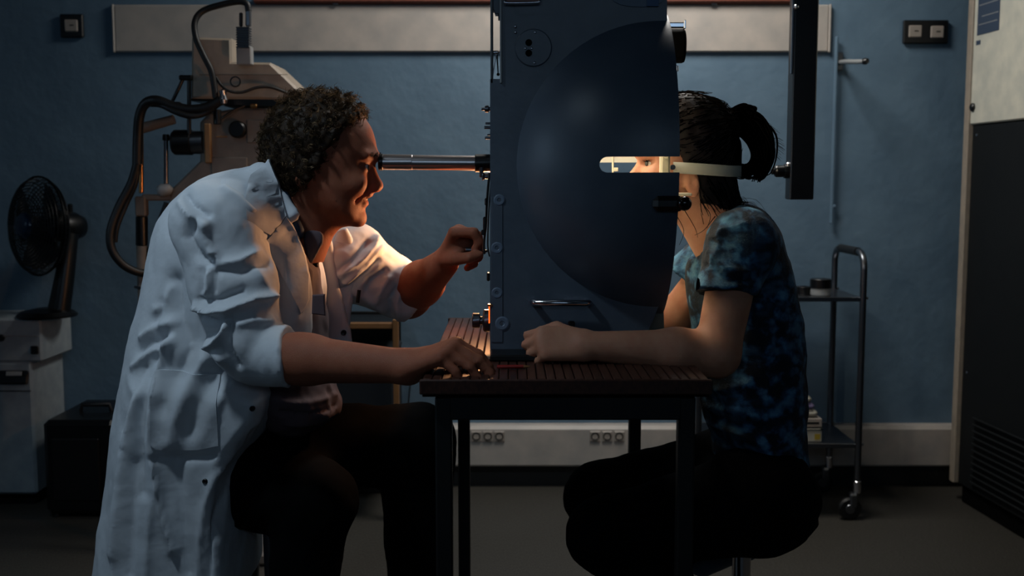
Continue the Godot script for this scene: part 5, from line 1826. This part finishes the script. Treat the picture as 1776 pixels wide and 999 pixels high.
# ---------------------------------------------------------------- background things
func build_microscope() -> void:
	var D := 3.05
	var o := thing("microscope", Vector3(W(420, 500, D).x, 0, -3.15), "cream eye microscope with black cables on a stand by the blue wall", "microscope")
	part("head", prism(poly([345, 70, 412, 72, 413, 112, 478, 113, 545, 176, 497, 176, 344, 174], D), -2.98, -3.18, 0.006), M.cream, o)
	part("under_plate", prism(poly([343, 174, 520, 174, 520, 189, 400, 187, 398, 179, 343, 178], D), -2.985, -3.17, 0.003), M.black, o)
	part("head_seam", box((W(345, 129, 2.978) + W(500, 130, 2.978)) / 2, Vector3(0.24, 0.0015, 0.004), 0.0005), M.cream_dull, o)
	part("oval_port", lathe(W(409, 142, 2.985), Vector3(0, 0, 1), [Vector2(0, 0.004), Vector2(0.010, 0.004), Vector2(0.014, 0.007), Vector2(0.0155, 0.004), Vector2(0.0155, -0.002)], 20, false), M.black, o)
	# ribbed connector
	part("connector", box((W(425, 98, 2.95) + W(425, 96, 2.95)) / 2, Vector3(0.04, 0.05, 0.03), 0.003), M.pale_grey, o)
	var st := tool()
	for k in 9:
		add_box(st, W(423, 49 + k * 4.2, 2.945), Vector3(0.036, 0.0042, 0.03), 0.001)
	add_box(st, W(423, 66, 2.945), Vector3(0.031, 0.056, 0.025), 0.001)
	part("ribbed_plug", done(st), M.steel, o)
	part("plug_pin", cyl(W(418, 46, 2.95), W(418, 22, 2.95), 0.005, 10), M.rubber, o)
	part("plug_pin", cyl(W(431, 46, 2.95), W(431, 14, 2.95), 0.008, 10), M.steel, o)
	part("cable", tube(smooth_path(path([431, 20, 2.95, 428, 7, 2.95, 414, 3, 2.95, 385, 8, 2.95, 352, 19, 2.95, 338, 38, 2.94, 340, 66, 2.93, 353, 96, 2.92, 366, 122, 2.92, 371, 146, 2.92, 374, 170, 2.92])), 0.0085, 0.0085, 10), M.rubber, o)
	part("cable", tube(smooth_path(path([374, 133, 2.93, 384, 148, 2.93, 398, 158, 2.93, 420, 160, 2.94, 445, 152, 2.95, 468, 151, 2.96, 490, 158, 2.97, 508, 166, 2.98])), 0.004, 0.004, 8), M.rubber, o)
	part("cable_clamp", lathe(W(387, 168, 2.92) + Vector3(0, -0.02, 0), Vector3.UP, [Vector2(0, 0), Vector2(0.010, 0.002), Vector2(0.013, 0.012), Vector2(0.009, 0.026), Vector2(0.011, 0.036), Vector2(0, 0.042)], 16), M.chrome, o)
	# body
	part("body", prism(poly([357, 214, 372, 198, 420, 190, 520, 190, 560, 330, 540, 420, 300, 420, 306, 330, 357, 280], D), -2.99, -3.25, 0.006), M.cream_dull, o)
	part("body_edge", box((W(361, 215, 2.985) + W(361, 282, 2.985)) / 2, Vector3(0.018, 0.108, 0.016), 0.003), M.tan_plastic, o)
	part("focus_knob", lathe(W(414, 225, 2.99), Vector3(0, 0, 1), [Vector2(0, 0.024), Vector2(0.019, 0.024), Vector2(0.023, 0.02), Vector2(0.0235, 0.0)], 28), M.black, o)
	part("front_panel", box(W(450, 228, 2.988), Vector3(0.07, 0.064, 0.006), 0.003), M.cream_dull, o)
	part("slide_mark", box(W(384, 237, 2.988), Vector3(0.03, 0.004, 0.004), 0.001), M.tan_plastic, o)
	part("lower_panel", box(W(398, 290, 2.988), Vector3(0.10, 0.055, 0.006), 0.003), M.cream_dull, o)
	# objective drum
	part("drum", lathe(W(300, 247, 3.0), Vector3(1, 0, 0), [Vector2(0, 0), Vector2(0.030, 0), Vector2(0.035, 0.006), Vector2(0.035, 0.052), Vector2(0.032, 0.054)], 28), M.black, o)
	part("drum_neck", lathe(W(333, 247, 3.0), Vector3(1, 0, 0), [Vector2(0.031, 0), Vector2(0.032, 0.003), Vector2(0.032, 0.034), Vector2(0, 0.034)], 28), M.steel, o)
	# black yoke above the drum
	part("yoke_rod", tube(path([328, 133, 2.98, 328, 232, 2.98]), 0.006, 0.006, 8), M.black, o)
	part("yoke_rod", tube(path([318, 136, 2.98, 298, 178, 2.98]), 0.005, 0.005, 8), M.black, o)
	part("yoke_block", box(W(323, 135, 2.98), Vector3(0.036, 0.014, 0.02), 0.003), M.black, o)
	part("yoke_block", box(W(305, 180, 2.98), Vector3(0.03, 0.01, 0.02), 0.003), M.black, o)
	part("lever", cyl(W(377, 190, 2.95), W(377, 216, 2.95), 0.011, 12), M.black, o)
	part("lever", tube(path([383, 206, 2.95, 408, 190, 2.96, 424, 184, 2.97]), 0.004, 0.003, 8), M.black, o)
	part("gold_plug", cyl(W(434, 184, 2.975), W(446, 184, 2.975), 0.006, 10), M.brass, o)
	# hoses over the arm
	part("hose", tube(smooth_path(path([382, 174, 2.92, 360, 186, 2.92, 330, 190, 2.92, 300, 184, 2.92, 272, 174, 2.92, 252, 180, 2.93, 242, 202, 2.94, 239, 240, 2.95, 238, 285, 2.95])), 0.0135, 0.0135, 10), M.rubber, o)
	part("hose", tube(smooth_path(path([378, 180, 2.92, 356, 196, 2.92, 330, 201, 2.91, 305, 194, 2.91, 280, 182, 2.92, 262, 180, 2.94])), 0.0085, 0.0085, 10), M.rubber, o)
	part("hose", tube(smooth_path(path([238, 285, 2.95, 228, 318, 2.95, 206, 360, 2.94, 192, 400, 2.93, 194, 432, 2.93, 212, 458, 2.94, 238, 472, 2.96, 262, 474, 2.99])), 0.0125, 0.0105, 10), M.rubber, o)
	part("hose", tube(smooth_path(path([240, 285, 2.95, 234, 320, 2.95, 220, 352, 2.95, 204, 392, 2.94, 200, 420, 2.94])), 0.008, 0.006, 10), M.rubber, o)
	part("hose", tube(smooth_path(path([290, 352, 3.0, 276, 390, 3.0, 262, 430, 3.0, 254, 455, 3.0])), 0.009, 0.008, 10), M.rubber, o)
	# arm, rods and clamps of the stand
	part("arm", tube(path([240, 224, 2.99, 302, 207, 2.99]), 0.015, 0.013, 12), M.cream_dull, o)
	part("rod", cyl(W(245, 216, 3.0), W(245, 335, 3.0), 0.0065, 12), M.brass, o)
	part("rod", cyl(W(288, 238, 3.0), W(288, 345, 3.0), 0.006, 12), M.steel, o)
	part("rod_cap", cyl(W(288, 233, 3.0), W(288, 244, 3.0), 0.010, 12), M.black, o)
	part("clamp", lathe(W(273, 331, 2.98), Vector3(1, 0.12, 0), [Vector2(0, 0), Vector2(0.014, 0.002), Vector2(0.018, 0.014), Vector2(0.015, 0.034), Vector2(0, 0.045)], 16, false), M.pale_grey, o)
	part("clamp_arm", box((W(246, 343, 3.0) + W(300, 342, 3.0)) / 2, Vector3(0.085, 0.018, 0.018), 0.004), M.cream_dull, o)
	var base_x := W(246, 440, 3.0).x
	part("post_head", box(W(246, 358, 3.0), Vector3(0.030, 0.056, 0.03), 0.004), M.cream_dull, o)
	part("post_grip", cyl(W(246, 426, 3.0), W(246, 375, 3.0), 0.0165, 16), M.black, o)
	part("post", cyl(Vector3(base_x, 0.03, -3.0), W(246, 426, 3.0), 0.0155, 16), M.cream_dull, o)
	part("post_ring", cyl(W(246, 500, 3.0), W(246, 496, 3.0), 0.021, 16), M.steel, o)
	part("post_base", box(Vector3(base_x + 0.16, 0.02, -3.08), Vector3(0.5, 0.04, 0.4), 0.01), M.cream_dull, o)
	part("column", box(Vector3(W(430, 500, 3.12).x, 0.44, -3.12), Vector3(0.14, 0.82, 0.14), 0.01), M.cream_dull, o)

func build_left_corner() -> void:
	# floor cabinet with a control strip
	var xr := W(66, 890, 3.435).x
	var zf := -3.435
	var top := 0.478
	var xl := xr - 0.62
	var o := thing("floor_freezer", Vector3((xl + xr) / 2, 0, -3.56), "low pale cabinet with a dark control strip, holding up the device and fan", "cabinet")
	part("body", box(Vector3((xl + xr) / 2, top / 2 + 0.02, (zf + Z_B) / 2 + 0.004), Vector3(xr - xl, top - 0.04, zf - Z_B - 0.008), 0.008), M.white_device, o)
	part("plinth", box(Vector3((xl + xr) / 2, 0.011, (zf + Z_B) / 2), Vector3(xr - xl - 0.04, 0.022, zf - Z_B - 0.06), 0.002), M.black, o)
	part("control_strip", box(Vector3(xr - 0.085, top - 0.05, zf + 0.004), Vector3(0.15, 0.045, 0.012), 0.004, Basis(Vector3.RIGHT, -0.25)), M.dark_plastic, o)
	var dc := W(24, 648, 3.42)
	part("display", box(dc, Vector3(0.05, 0.014, 0.004), 0.001, Basis(Vector3.RIGHT, -0.25)), M.pale_grey, o)
	part("display_key", box(W(46, 647, 3.42), Vector3(0.012, 0.010, 0.004), 0.001, Basis(Vector3.RIGHT, -0.25)), M.dark_plastic, o)
	part("lid_seam", box(Vector3((xl + xr) / 2, top - 0.095, zf + 0.001), Vector3(xr - xl - 0.01, 0.003, 0.004), 0.001), M.dark_plastic, o)
	# desktop device on it
	var dx := W(72, 590, 3.435).x
	var dy0 := top - 0.0
	var dy1 := W(72, 553, 3.435).y
	o = thing("desktop_device", Vector3(dx - 0.25, dy0, -3.55), "pale boxy device with a dark button, carrying the black fan", "device")
	part("case", box(Vector3(dx - 0.25, (dy0 + dy1) / 2, -3.555), Vector3(0.5, dy1 - dy0, 0.24), 0.006), M.white_device, o)
	part("button", box(W(60, 607, 3.43), Vector3(0.024, 0.026, 0.008), 0.002), M.dark_plastic, o)
	part("seam", box(W(-20, 583, 3.433), Vector3(0.32, 0.003, 0.004), 0.0005), M.pale_grey, o)
	part("knob", lathe(W(2, 586, 3.435), Vector3(0, 0, 1), [Vector2(0, 0.012), Vector2(0.010, 0.012), Vector2(0.012, 0.0)], 16), M.dark_plastic, o)
	build_fan(dy1)
	# dark case standing on the floor
	var cx := (W(78, 900, 3.3).x + W(205, 900, 3.3).x) / 2
	o = thing("equipment_case", Vector3(cx, 0, -3.45), "black equipment case on the floor beside the low pale cabinet", "case")
	part("shell", box(Vector3(cx, 0.165, -3.47), Vector3(0.225, 0.30, 0.34), 0.015), M.black, o)
	part("panel", box(Vector3(cx - 0.01, 0.16, -3.298), Vector3(0.15, 0.2, 0.008), 0.004), M.dark_plastic, o)
	part("grip", tube(PackedVector3Array([Vector3(cx - 0.05, 0.312, -3.45), Vector3(cx - 0.045, 0.335, -3.45), Vector3(cx + 0.045, 0.335, -3.45), Vector3(cx + 0.05, 0.312, -3.45)]), 0.007), M.rubber, o)
	for s in [[-1, -1], [1, -1], [1, 1], [-1, 1]]:
		part("foot", cyl(Vector3(cx + s[0] * 0.09, 0.0, -3.47 + s[1] * 0.14), Vector3(cx + s[0] * 0.09, 0.018, -3.47 + s[1] * 0.14), 0.012, 10), M.rubber, o)

func build_fan(y0: float) -> void:
	var D := 3.5
	var base := W(82, 546, D)
	base.y = y0
	var o := thing("desk_fan", base, "black desk fan turned aside, standing on the pale device", "fan")
	var c := W(66, 392, D)
	var dir := Vector3(-0.60, 0.05, 0.80).normalized()
	var R := 0.160
	var b := frame_of(dir)
	part("base", lathe(base, Vector3.UP, [Vector2(0, 0), Vector2(0.092, 0), Vector2(0.095, 0.006), Vector2(0.08, 0.018), Vector2(0.03, 0.028), Vector2(0, 0.028)], 32), M.black, o)
	var neck_top := W(122, 405, D + 0.05)
	part("neck", tube(PackedVector3Array([base + Vector3(0.035, 0.02, -0.01), (base + neck_top) / 2 + Vector3(0.02, 0, 0), neck_top]), 0.036, 0.026, 14), M.black, o)
	var back := c - dir * 0.065
	part("motor", lathe(back + dir * 0.01, -dir, [Vector2(0, 0), Vector2(0.045, 0.0), Vector2(0.05, 0.01), Vector2(0.048, 0.07), Vector2(0.035, 0.1), Vector2(0, 0.105)], 24, false), M.black, o)
	part("oscillation_knob", cyl(back - dir * 0.05 + Vector3(0, 0.045, 0), back - dir * 0.05 + Vector3(0, 0.075, 0), 0.008, 12), M.black, o)
	# wire cage: a front and a back half of rings and spokes
	var st := tool()
	for half in [1.0, -1.0]:
		for k in 13:
			var r := R * (0.25 + 0.75 * k / 12.0)
			var z: float = half * 0.048 * sqrt(maxf(0.0, 1.0 - pow(r / R, 2.6)))
			add_tube(st, arc_path(c + dir * z, b.x * r, b.z * r, 0, TAU, 36), 0.0017 if k < 12 else 0.004, 0.0017 if k < 12 else 0.004, 4, false)
		for k in 56:
			var t := TAU * k / 56
			var u := b.x * cos(t) + b.z * sin(t)
			var pts := PackedVector3Array()
			for q in 6:
				var r := R * lerpf(0.22, 1.0, q / 5.0)
				pts.append(c + u * r + dir * (half * 0.048 * sqrt(maxf(0.0, 1.0 - pow(r / R, 2.6)))))
			add_tube(st, pts, 0.0012, 0.0012, 4, false)
	part("cage", done(st), M.black, o)
	part("cage_badge", lathe(c + dir * 0.042, dir, [Vector2(0, 0.0), Vector2(0.046, 0.0), Vector2(0.045, 0.004), Vector2(0.039, 0.013), Vector2(0.029, 0.021), Vector2(0.015, 0.0265), Vector2(0, 0.028)], 28, false), mat(Color(0.08, 0.17, 0.27), 0.12), o, "glossy round badge")
	part("hub", lathe(c - dir * 0.02, dir, [Vector2(0.03, 0), Vector2(0.03, 0.03), Vector2(0.02, 0.036), Vector2(0, 0.036)], 20), M.black, o)
	for k in 3:
		var t := TAU * k / 3 + 0.3
		var s2 := tool()
		s2.set_smooth_group(0)
		for i in 6:
			for j in 4:
				var q := []
				for e in [[0, 0], [1, 0], [1, 1], [0, 1]]:
					var rr := lerpf(0.028, 0.140, (i + e[0]) / 6.0)
					var a: float = t + lerpf(-0.85, 0.85, (j + e[1]) / 4.0) * (1.0 - 0.15 * (i + e[0]) / 6.0)
					q.append(c + (b.x * cos(a) + b.z * sin(a)) * rr + dir * (0.03 * ((j + e[1]) / 4.0 - 0.5)))
				quad(s2, q[0], q[1], q[2], q[3])
		part("blade", done(s2), mat(Color(0.03, 0.05, 0.07), 0.25), o)

func build_trolley() -> void:
	var X1 := W(1485, 880, 3.30).x
	var X0 := X1 - 0.50
	var zf := -3.30
	var zb := -3.60
	var ys := [W(1450, 771, 3.30).y, W(1450, 517, 3.30).y]
	var o := thing("trolley", Vector3((X0 + X1) / 2, 0, (zf + zb) / 2), "two shelf chrome trolley on castors behind the person in the T-shirt", "trolley")
	var hoop := W(1480, 438, 3.32).y
	for x in [X1, X0]:
		var r := 0.05
		var pts := PackedVector3Array([Vector3(x, 0.10, zf), Vector3(x, hoop - r, zf)])
		for k in 7:
			var t := PI / 2 * k / 6
			pts.append(Vector3(x, hoop - r + sin(t) * r, zf - r + cos(t) * r))
		for k in 7:
			var t := PI / 2 * k / 6
			pts.append(Vector3(x, hoop - r + cos(t) * r, zb + r - sin(t) * r))
		pts.append(Vector3(x, 0.10, zb))
		part("end_frame", tube(pts, 0.0105, 0.0105, 12), M.steel, o)
		part("grip", tube(PackedVector3Array([Vector3(x, hoop, zf - 0.06), Vector3(x, hoop, zb + 0.06)]), 0.0135, 0.0135, 12), M.rubber, o)
		for z in [zf, zb]:
			part("castor_stem", cyl(Vector3(x, 0.085, z), Vector3(x, 0.125, z), 0.013, 14), M.chrome, o)
			part("castor_fork", box(Vector3(x - 0.012, 0.062, z), Vector3(0.026, 0.05, 0.034), 0.006), M.steel, o)
			var w := part("castor_wheel", lathe(Vector3(x - 0.022, 0.036, z - 0.012), Vector3(0, 0, 1), [Vector2(0, 0), Vector2(0.030, 0), Vector2(0.036, 0.006), Vector2(0.036, 0.018), Vector2(0.030, 0.024), Vector2(0, 0.024)], 24), M.rubber, o)
			part("wheel_hub", lathe(Vector3(x - 0.022, 0.036, z + 0.0115), Vector3(0, 0, 1), [Vector2(0.016, 0), Vector2(0.014, 0.003), Vector2(0, 0.003)], 16), M.steel, w)
			part("shelf_bolt", cyl(Vector3(x - 0.012, ys[1], z), Vector3(x + 0.016, ys[1], z), 0.004, 8, 0.001), M.steel, o)
			part("shelf_bolt", cyl(Vector3(x - 0.012, ys[0], z), Vector3(x + 0.016, ys[0], z), 0.004, 8, 0.001), M.steel, o)
	for y in ys:
		part("shelf", box(Vector3((X0 + X1) / 2, y, (zf + zb) / 2), Vector3(X1 - X0, 0.003, zf - zb), 0.001), M.steel, o)
		part("shelf_rim", box(Vector3((X0 + X1) / 2, y - 0.004, zf + 0.0), Vector3(X1 - X0 - 0.02, 0.014, 0.004), 0.001), M.steel, o)
		part("shelf_rim", box(Vector3((X0 + X1) / 2, y - 0.004, zb), Vector3(X1 - X0 - 0.02, 0.014, 0.004), 0.001), M.steel, o)
	# jar and tub on the top shelf
	var c := W(1423, 512, 3.36)
	c.y = ys[1] + 0.0015
	o = thing("jar", c, "pale jar with a wide black lid on the top trolley shelf", "jar")
	part("glass_body", lathe(c, Vector3.UP, [Vector2(0, 0), Vector2(0.029, 0), Vector2(0.031, 0.004), Vector2(0.031, 0.024), Vector2(0.029, 0.026), Vector2(0, 0.026)], 28), M.pale_grey, o)
	part("lid", lathe(c + Vector3(0, 0.024, 0), Vector3.UP, [Vector2(0, 0), Vector2(0.0325, 0), Vector2(0.033, 0.002), Vector2(0.033, 0.027), Vector2(0.031, 0.029), Vector2(0, 0.029)], 28), M.black, o)
	c = W(1394, 512, 3.40)
	c.y = ys[1] + 0.0015
	o = thing("tape_roll", c, "small black roll beside the jar on the top trolley shelf", "roll")
	part("roll", lathe(c, Vector3.UP, [Vector2(0.012, 0), Vector2(0.024, 0), Vector2(0.025, 0.002), Vector2(0.025, 0.023), Vector2(0.024, 0.025), Vector2(0.012, 0.025), Vector2(0.012, 0)], 24), M.black, o)
	# boxes and a folded cloth on the lower shelf
	var bx := W(1380, 750, 3.34).x
	var y: float = ys[0] + 0.0015
	var spec := [["supply_box", 0.036, M.paper, "white carton with a yellow mark under the pile on the lower trolley shelf"], ["supply_box", 0.028, M.switch_white, "white carton with a dark stripe under the lilac cloth on the trolley"]]
	for k in 2:
		var s: Array = spec[k]
		o = thing(s[0], Vector3(bx, y, -3.39), s[3], "box", "boxes on the lower trolley shelf")
		part("carton", box(Vector3(bx, y + s[1] / 2, -3.39), Vector3(0.16, s[1], 0.12), 0.002), s[2], o)
		part("printed_mark", box(Vector3(bx + 0.066, y + s[1] * 0.45, -3.3295), Vector3(0.018, s[1] * 0.5, 0.001), 0.0002) if k == 0 else box(Vector3(bx + 0.03, y + s[1] * 0.5, -3.3295), Vector3(0.08, 0.006, 0.001), 0.0002), M.yellow_print if k == 0 else M.dark_plastic, o)
		y += s[1] + 0.001
		if k == 0:
			o = thing("folder", Vector3(bx, y, -3.39), "black folder between the two cartons on the lower trolley shelf", "folder")
			part("cover", box(Vector3(bx, y + 0.004, -3.39), Vector3(0.165, 0.008, 0.125), 0.002), M.black, o)
			part("sheets", box(Vector3(bx - 0.002, y + 0.004, -3.388), Vector3(0.155, 0.004, 0.122), 0.001), M.paper, o)
			y += 0.009
	o = thing("folded_towel", Vector3(bx - 0.01, y, -3.39), "lilac and white folded cloth on top of the cartons on the trolley", "cloth")
	for k in 4:
		var st := tool()
		add_box(st, Vector3(bx - 0.006 - 0.004 * k, y + 0.013 + k * 0.024, -3.39), Vector3(0.15 - 0.012 * k, 0.024, 0.11), 0.010, Basis(Vector3.BACK, -0.03 * k))
		part("fold", done(st), M.lilac if k % 2 == 1 else M.paper, o)

func build_right_cabinet() -> void:
	# the side of a tall cabinet, turned a little, runs forward from the blue wall
	var turn := Basis(Vector3.UP, 0.073)
	var c0 := W(1654, 882, 3.50)
	c0.y = 0
	var L := 1.3
	var o := thing("tall_cabinet", c0, "tall equipment cabinet, cream above and dark louvred below, on the right", "cabinet")
	var at := func(fwd: float, y: float, out := 0.0) -> Vector3:      # along the face, up, proud of it
		return c0 + turn * Vector3(-out, y, fwd)
	var hit := func(px: float, py: float) -> Vector2:      # where a pixel's ray meets the face: (along it, height)
		var eye := Vector3(0, CAM_Y, 0)
		var ray := W(px, py, 1.0) - eye
		var n := turn * Vector3(-1, 0, 0)
		var p := eye + ray * ((c0 - eye).dot(n) / ray.dot(n))
		return Vector2((p - c0).dot(turn * Vector3(0, 0, 1)), p.y)
	var ysplit := W(1683, 217, 3.52).y
	var mid := L / 2
	part("upper_body", box(at.call(mid, (ysplit + 2.1) / 2, -0.25), Vector3(0.5, 2.1 - ysplit, L), 0.004, turn), M.cabinet_cream, o)
	part("lower_body", box(at.call(mid, (ysplit + 0.06) / 2, -0.258), Vector3(0.5, ysplit - 0.062, L - 0.006), 0.004, turn), M.cabinet_dark, o)
	part("plinth", box(at.call(mid, 0.03, -0.27), Vector3(0.5, 0.06, L - 0.02), 0.003, turn), M.matte_black, o)
	for k in 11:
		part("louvre", box(at.call(mid + 0.04, 0.30 - k * 0.021, -0.004), Vector3(0.014, 0.006, L - 0.12), 0.001, turn * Basis(Vector3.BACK, -0.5)), M.cabinet_dark, o)
	part("edge_strip", box(at.call(-0.016, 1.06, -0.02), Vector3(0.05, 2.0, 0.03), 0.003, turn), M.cream, o)
	# paper notice with ruled lines
	var h0: Vector2 = hit.call(1695, 62)
	var h1: Vector2 = hit.call(1733, 52)
	var n0 := Vector3(0, (h0.y + h1.y) / 2, 0)
	var nf := (h0.x + h1.x) / 2
	var nw := absf(h1.x - h0.x)
	part("notice", box(at.call(nf, n0.y + 0.14, 0.0008), Vector3(0.0016, 0.28, nw), 0.0004, turn), M.notice_blue, o, "dark blue printed notice")
	for k in 7:
		part("notice_line", box(at.call(nf + (0.01 if k % 2 else 0.0), n0.y + 0.02 + k * 0.036 + (0.012 if k % 3 == 0 else 0.0), 0.0018), Vector3(0.0006, 0.0026, nw * (0.75 if k % 2 else 0.85)), 0.0001, turn), M.pale_grey, o)
	var t: Vector2 = hit.call(1697, 74)
	part("sticker", box(at.call(t.x, t.y, 0.0008), Vector3(0.0012, 0.014, 0.026), 0.0003, turn), M.notice_blue, o)
	var lk: Vector2 = hit.call(1688, 186)
	part("lock", lathe(at.call(lk.x, lk.y, -0.001), turn * Vector3(-1, 0, 0), [Vector2(0.013, 0), Vector2(0.013, 0.006), Vector2(0.009, 0.010), Vector2(0, 0.010)], 16), M.dark_plastic, o)
	for s in [[1690, 234], [1673, 646]]:
		var q: Vector2 = hit.call(s[0], s[1])
		part("rivet", lathe(at.call(q.x, q.y, -0.009), turn * Vector3(-1, 0, 0), [Vector2(0.005, 0), Vector2(0.004, 0.003), Vector2(0, 0.004)], 10), M.chrome, o)

func build_small_things() -> void:
	# head strap round the woman's head
	var c := W(1196, 293, ZM)
	var o := thing("head_strap", W(1153, 285, 2.05), "cream elastic head strap across the back of the dark hair", "strap")
	var st := tool()
	st.set_smooth_group(0)
	var n := 48
	var ring := []
	for i in n + 1:
		var t := lerpf(1.1, TAU - 1.1, i / float(n))
		var p := Vector3(c.x - cos(t) * 0.099 + 0.0, 0, c.z + sin(t) * 0.098)
		var y := lerpf(W(1160, 290, 2.06).y, W(1262, 297, 2.1).y, clampf((p.x - W(1160, 290, 2.06).x) / 0.115, 0.0, 1.0))
		ring.append(Vector3(p.x, y, p.z))
	for i in n:
		var a: Vector3 = ring[i]
		var b: Vector3 = ring[i + 1]
		var h := Vector3(0, 0.0107, 0)
		var na := (a - Vector3(c.x, a.y, c.z)).normalized() * 0.002
		var nb := (b - Vector3(c.x, b.y, c.z)).normalized() * 0.002
		quad(st, a + h + na, b + h + nb, b - h + nb, a - h + na)
		quad(st, b + h - nb, a + h - na, a - h - na, b - h - nb)
		quad(st, a + h - na, b + h - nb, b + h + nb, a + h + na)
		quad(st, a - h + na, b - h + nb, b - h - nb, a - h - na)
	part("band", done(st), M.strap, o)
	part("buckle", box(W(1264, 297, 2.11), Vector3(0.006, 0.024, 0.02), 0.002), M.black, o, "black buckle")
	part("rivet", lathe(W(1167, 290, 2.052), Vector3(0, 0, 1), [Vector2(0.005, -0.004), Vector2(0.005, 0.001), Vector2(0.003, 0.0015), Vector2(0, 0.001)], 12), M.notice_blue, o, "blue grey rivet")
	# black column hanging from the ceiling
	var D := 2.75
	var a := W(1391, 0, D)
	var b := W(1386, 346, D)
	o = thing("ceiling_column", Vector3(a.x, Y_C, a.z), "black square column hanging from the ceiling beside the pale wall box", "column")
	var w := 41.0 * D / F_PX
	part("shaft", box(Vector3(b.x, (Y_C + b.y) / 2, -D), Vector3(w, Y_C - b.y, 0.05), 0.003), M.black, o)
	part("ceiling_flange", box(Vector3(b.x, Y_C - 0.01, -D), Vector3(0.16, 0.02, 0.16), 0.004), M.black, o)
	part("side_rail", box(Vector3(b.x - w / 2 - 0.003, (Y_C + W(0, 130, D).y) / 2, -D + 0.022), Vector3(0.006, Y_C - W(0, 130, D).y, 0.006), 0.001), M.steel, o)
	part("joint", ball(W(1381, 12, D - 0.03), 0.007, 14), M.chrome, o)
	var k0 := W(1337, 297, D)
	part("clamp_knob", lathe(k0, Vector3(1, 0, 0), [Vector2(0, 0), Vector2(0.006, 0), Vector2(0.0085, 0.003), Vector2(0.0085, 0.008), Vector2(0.013, 0.010), Vector2(0.015, 0.014), Vector2(0.015, 0.032), Vector2(0.018, 0.034), Vector2(0.018, 0.050), Vector2(0.012, 0.052), Vector2(0.012, 0.07)], 24), M.black, o)
	part("clamp_screw", cyl(W(1367, 290, D - 0.01), W(1367, 282, D - 0.01), 0.006, 12), M.chrome, o)
	# pine rack behind the man
	var rz := -3.29
	var x1 := W(687, 620, 3.29).x
	var x0 := W(560, 620, 3.29).x
	var yt := W(687, 560, 3.29).y
	var yb := W(640, 912, 3.29).y
	o = thing("pine_rack", Vector3((x0 + x1) / 2, 0, rz), "small pine rack with dark shelves by the wall behind the lab coat", "rack")
	for x in [x0, x1]:
		part("upright", box(Vector3(x, (yt + 0.012) / 2, rz), Vector3(0.017, yt + 0.012, 0.03), 0.002), M.pine, o)
	part("back_panel", box(Vector3((x0 + x1) / 2, yt / 2, rz - 0.295), Vector3(x1 - x0 - 0.03, yt, 0.01), 0.002), M.dark_plastic, o)
	for y in [yt - 0.008, yb, yb + 0.28]:
		part("rail", box(Vector3((x0 + x1) / 2, y, rz - 0.001), Vector3(x1 - x0 - 0.017, 0.018, 0.024), 0.002), M.pine, o)
		part("shelf_panel", box(Vector3((x0 + x1) / 2, y - 0.004, rz - 0.15), Vector3(x1 - x0 - 0.018, 0.008, 0.27), 0.001), M.dark_plastic, o)
	var nv := mat(Color(0.03, 0.07, 0.10), 0.7)
	o = thing("storage_box", Vector3((x0 + x1) / 2, yb + 0.285, rz - 0.15), "dark blue storage box inside the pine rack", "box")
	part("body", box(Vector3((x0 + x1) / 2, yb + 0.285 + 0.125, rz - 0.155), Vector3(x1 - x0 - 0.03, 0.24, 0.25), 0.005), nv, o)
	part("lid", box(Vector3((x0 + x1) / 2, yb + 0.285 + 0.252, rz - 0.155), Vector3(x1 - x0 - 0.022, 0.016, 0.262), 0.004), nv, o)
	# rod in the raised hand, red pencil and pale lead under the lower hand
	o = thing("adjusting_rod", W(812, 433, 2.135), "short steel rod held in the raised hand", "rod")
	part("shaft", cyl(W(806, 433, 2.125), W(836, 434, 2.125), 0.0048, 14), M.steel, o)
	part("tip", cyl(W(835, 434, 2.125), W(846, 436, 2.125), 0.0022, 10), M.black, o)
	o = thing("pencil", Vector3(W(885, 645, 1.85).x, T_Y, -1.85), "red pencil lying on the table in front of the instrument", "pencil")
	var pa := Vector3(W(862, 645, 1.845).x, T_Y + 0.004, -1.845)
	var pb := Vector3(W(908, 645, 1.845).x, T_Y + 0.004, -1.845)
	part("barrel", lathe(pa, pb - pa, [Vector2(0, 0), Vector2(0.0035, 0.0), Vector2(0.0035, (pb - pa).length())], 6), M.red_plastic, o)
	part("point", lathe(pb, pb - pa, [Vector2(0.0035, 0), Vector2(0.0008, 0.012), Vector2(0, 0.0125)], 6), M.pine, o)
	o = thing("marker_pen", W(801, 636, 1.79), "white marker pen under the hand resting on the table", "pen")
	part("barrel", cyl(W(788, 628, 1.80), W(806, 640, 1.785), 0.0048, 12), M.switch_white, o)
	part("cap", cyl(W(804.5, 639, 1.786), W(813, 645, 1.781), 0.0052, 12), M.black, o)
	# hanging cable behind the table
	o = thing("power_cable", W(708, 700, 3.6), "thin black cable hanging down the blue wall beside the pine rack", "cable")
	part("cord", tube(smooth_path(path([716, 640, 3.66, 710, 680, 3.655, 708, 720, 3.65, 712, 770, 3.63])), 0.003, 0.003, 6), M.rubber, o)
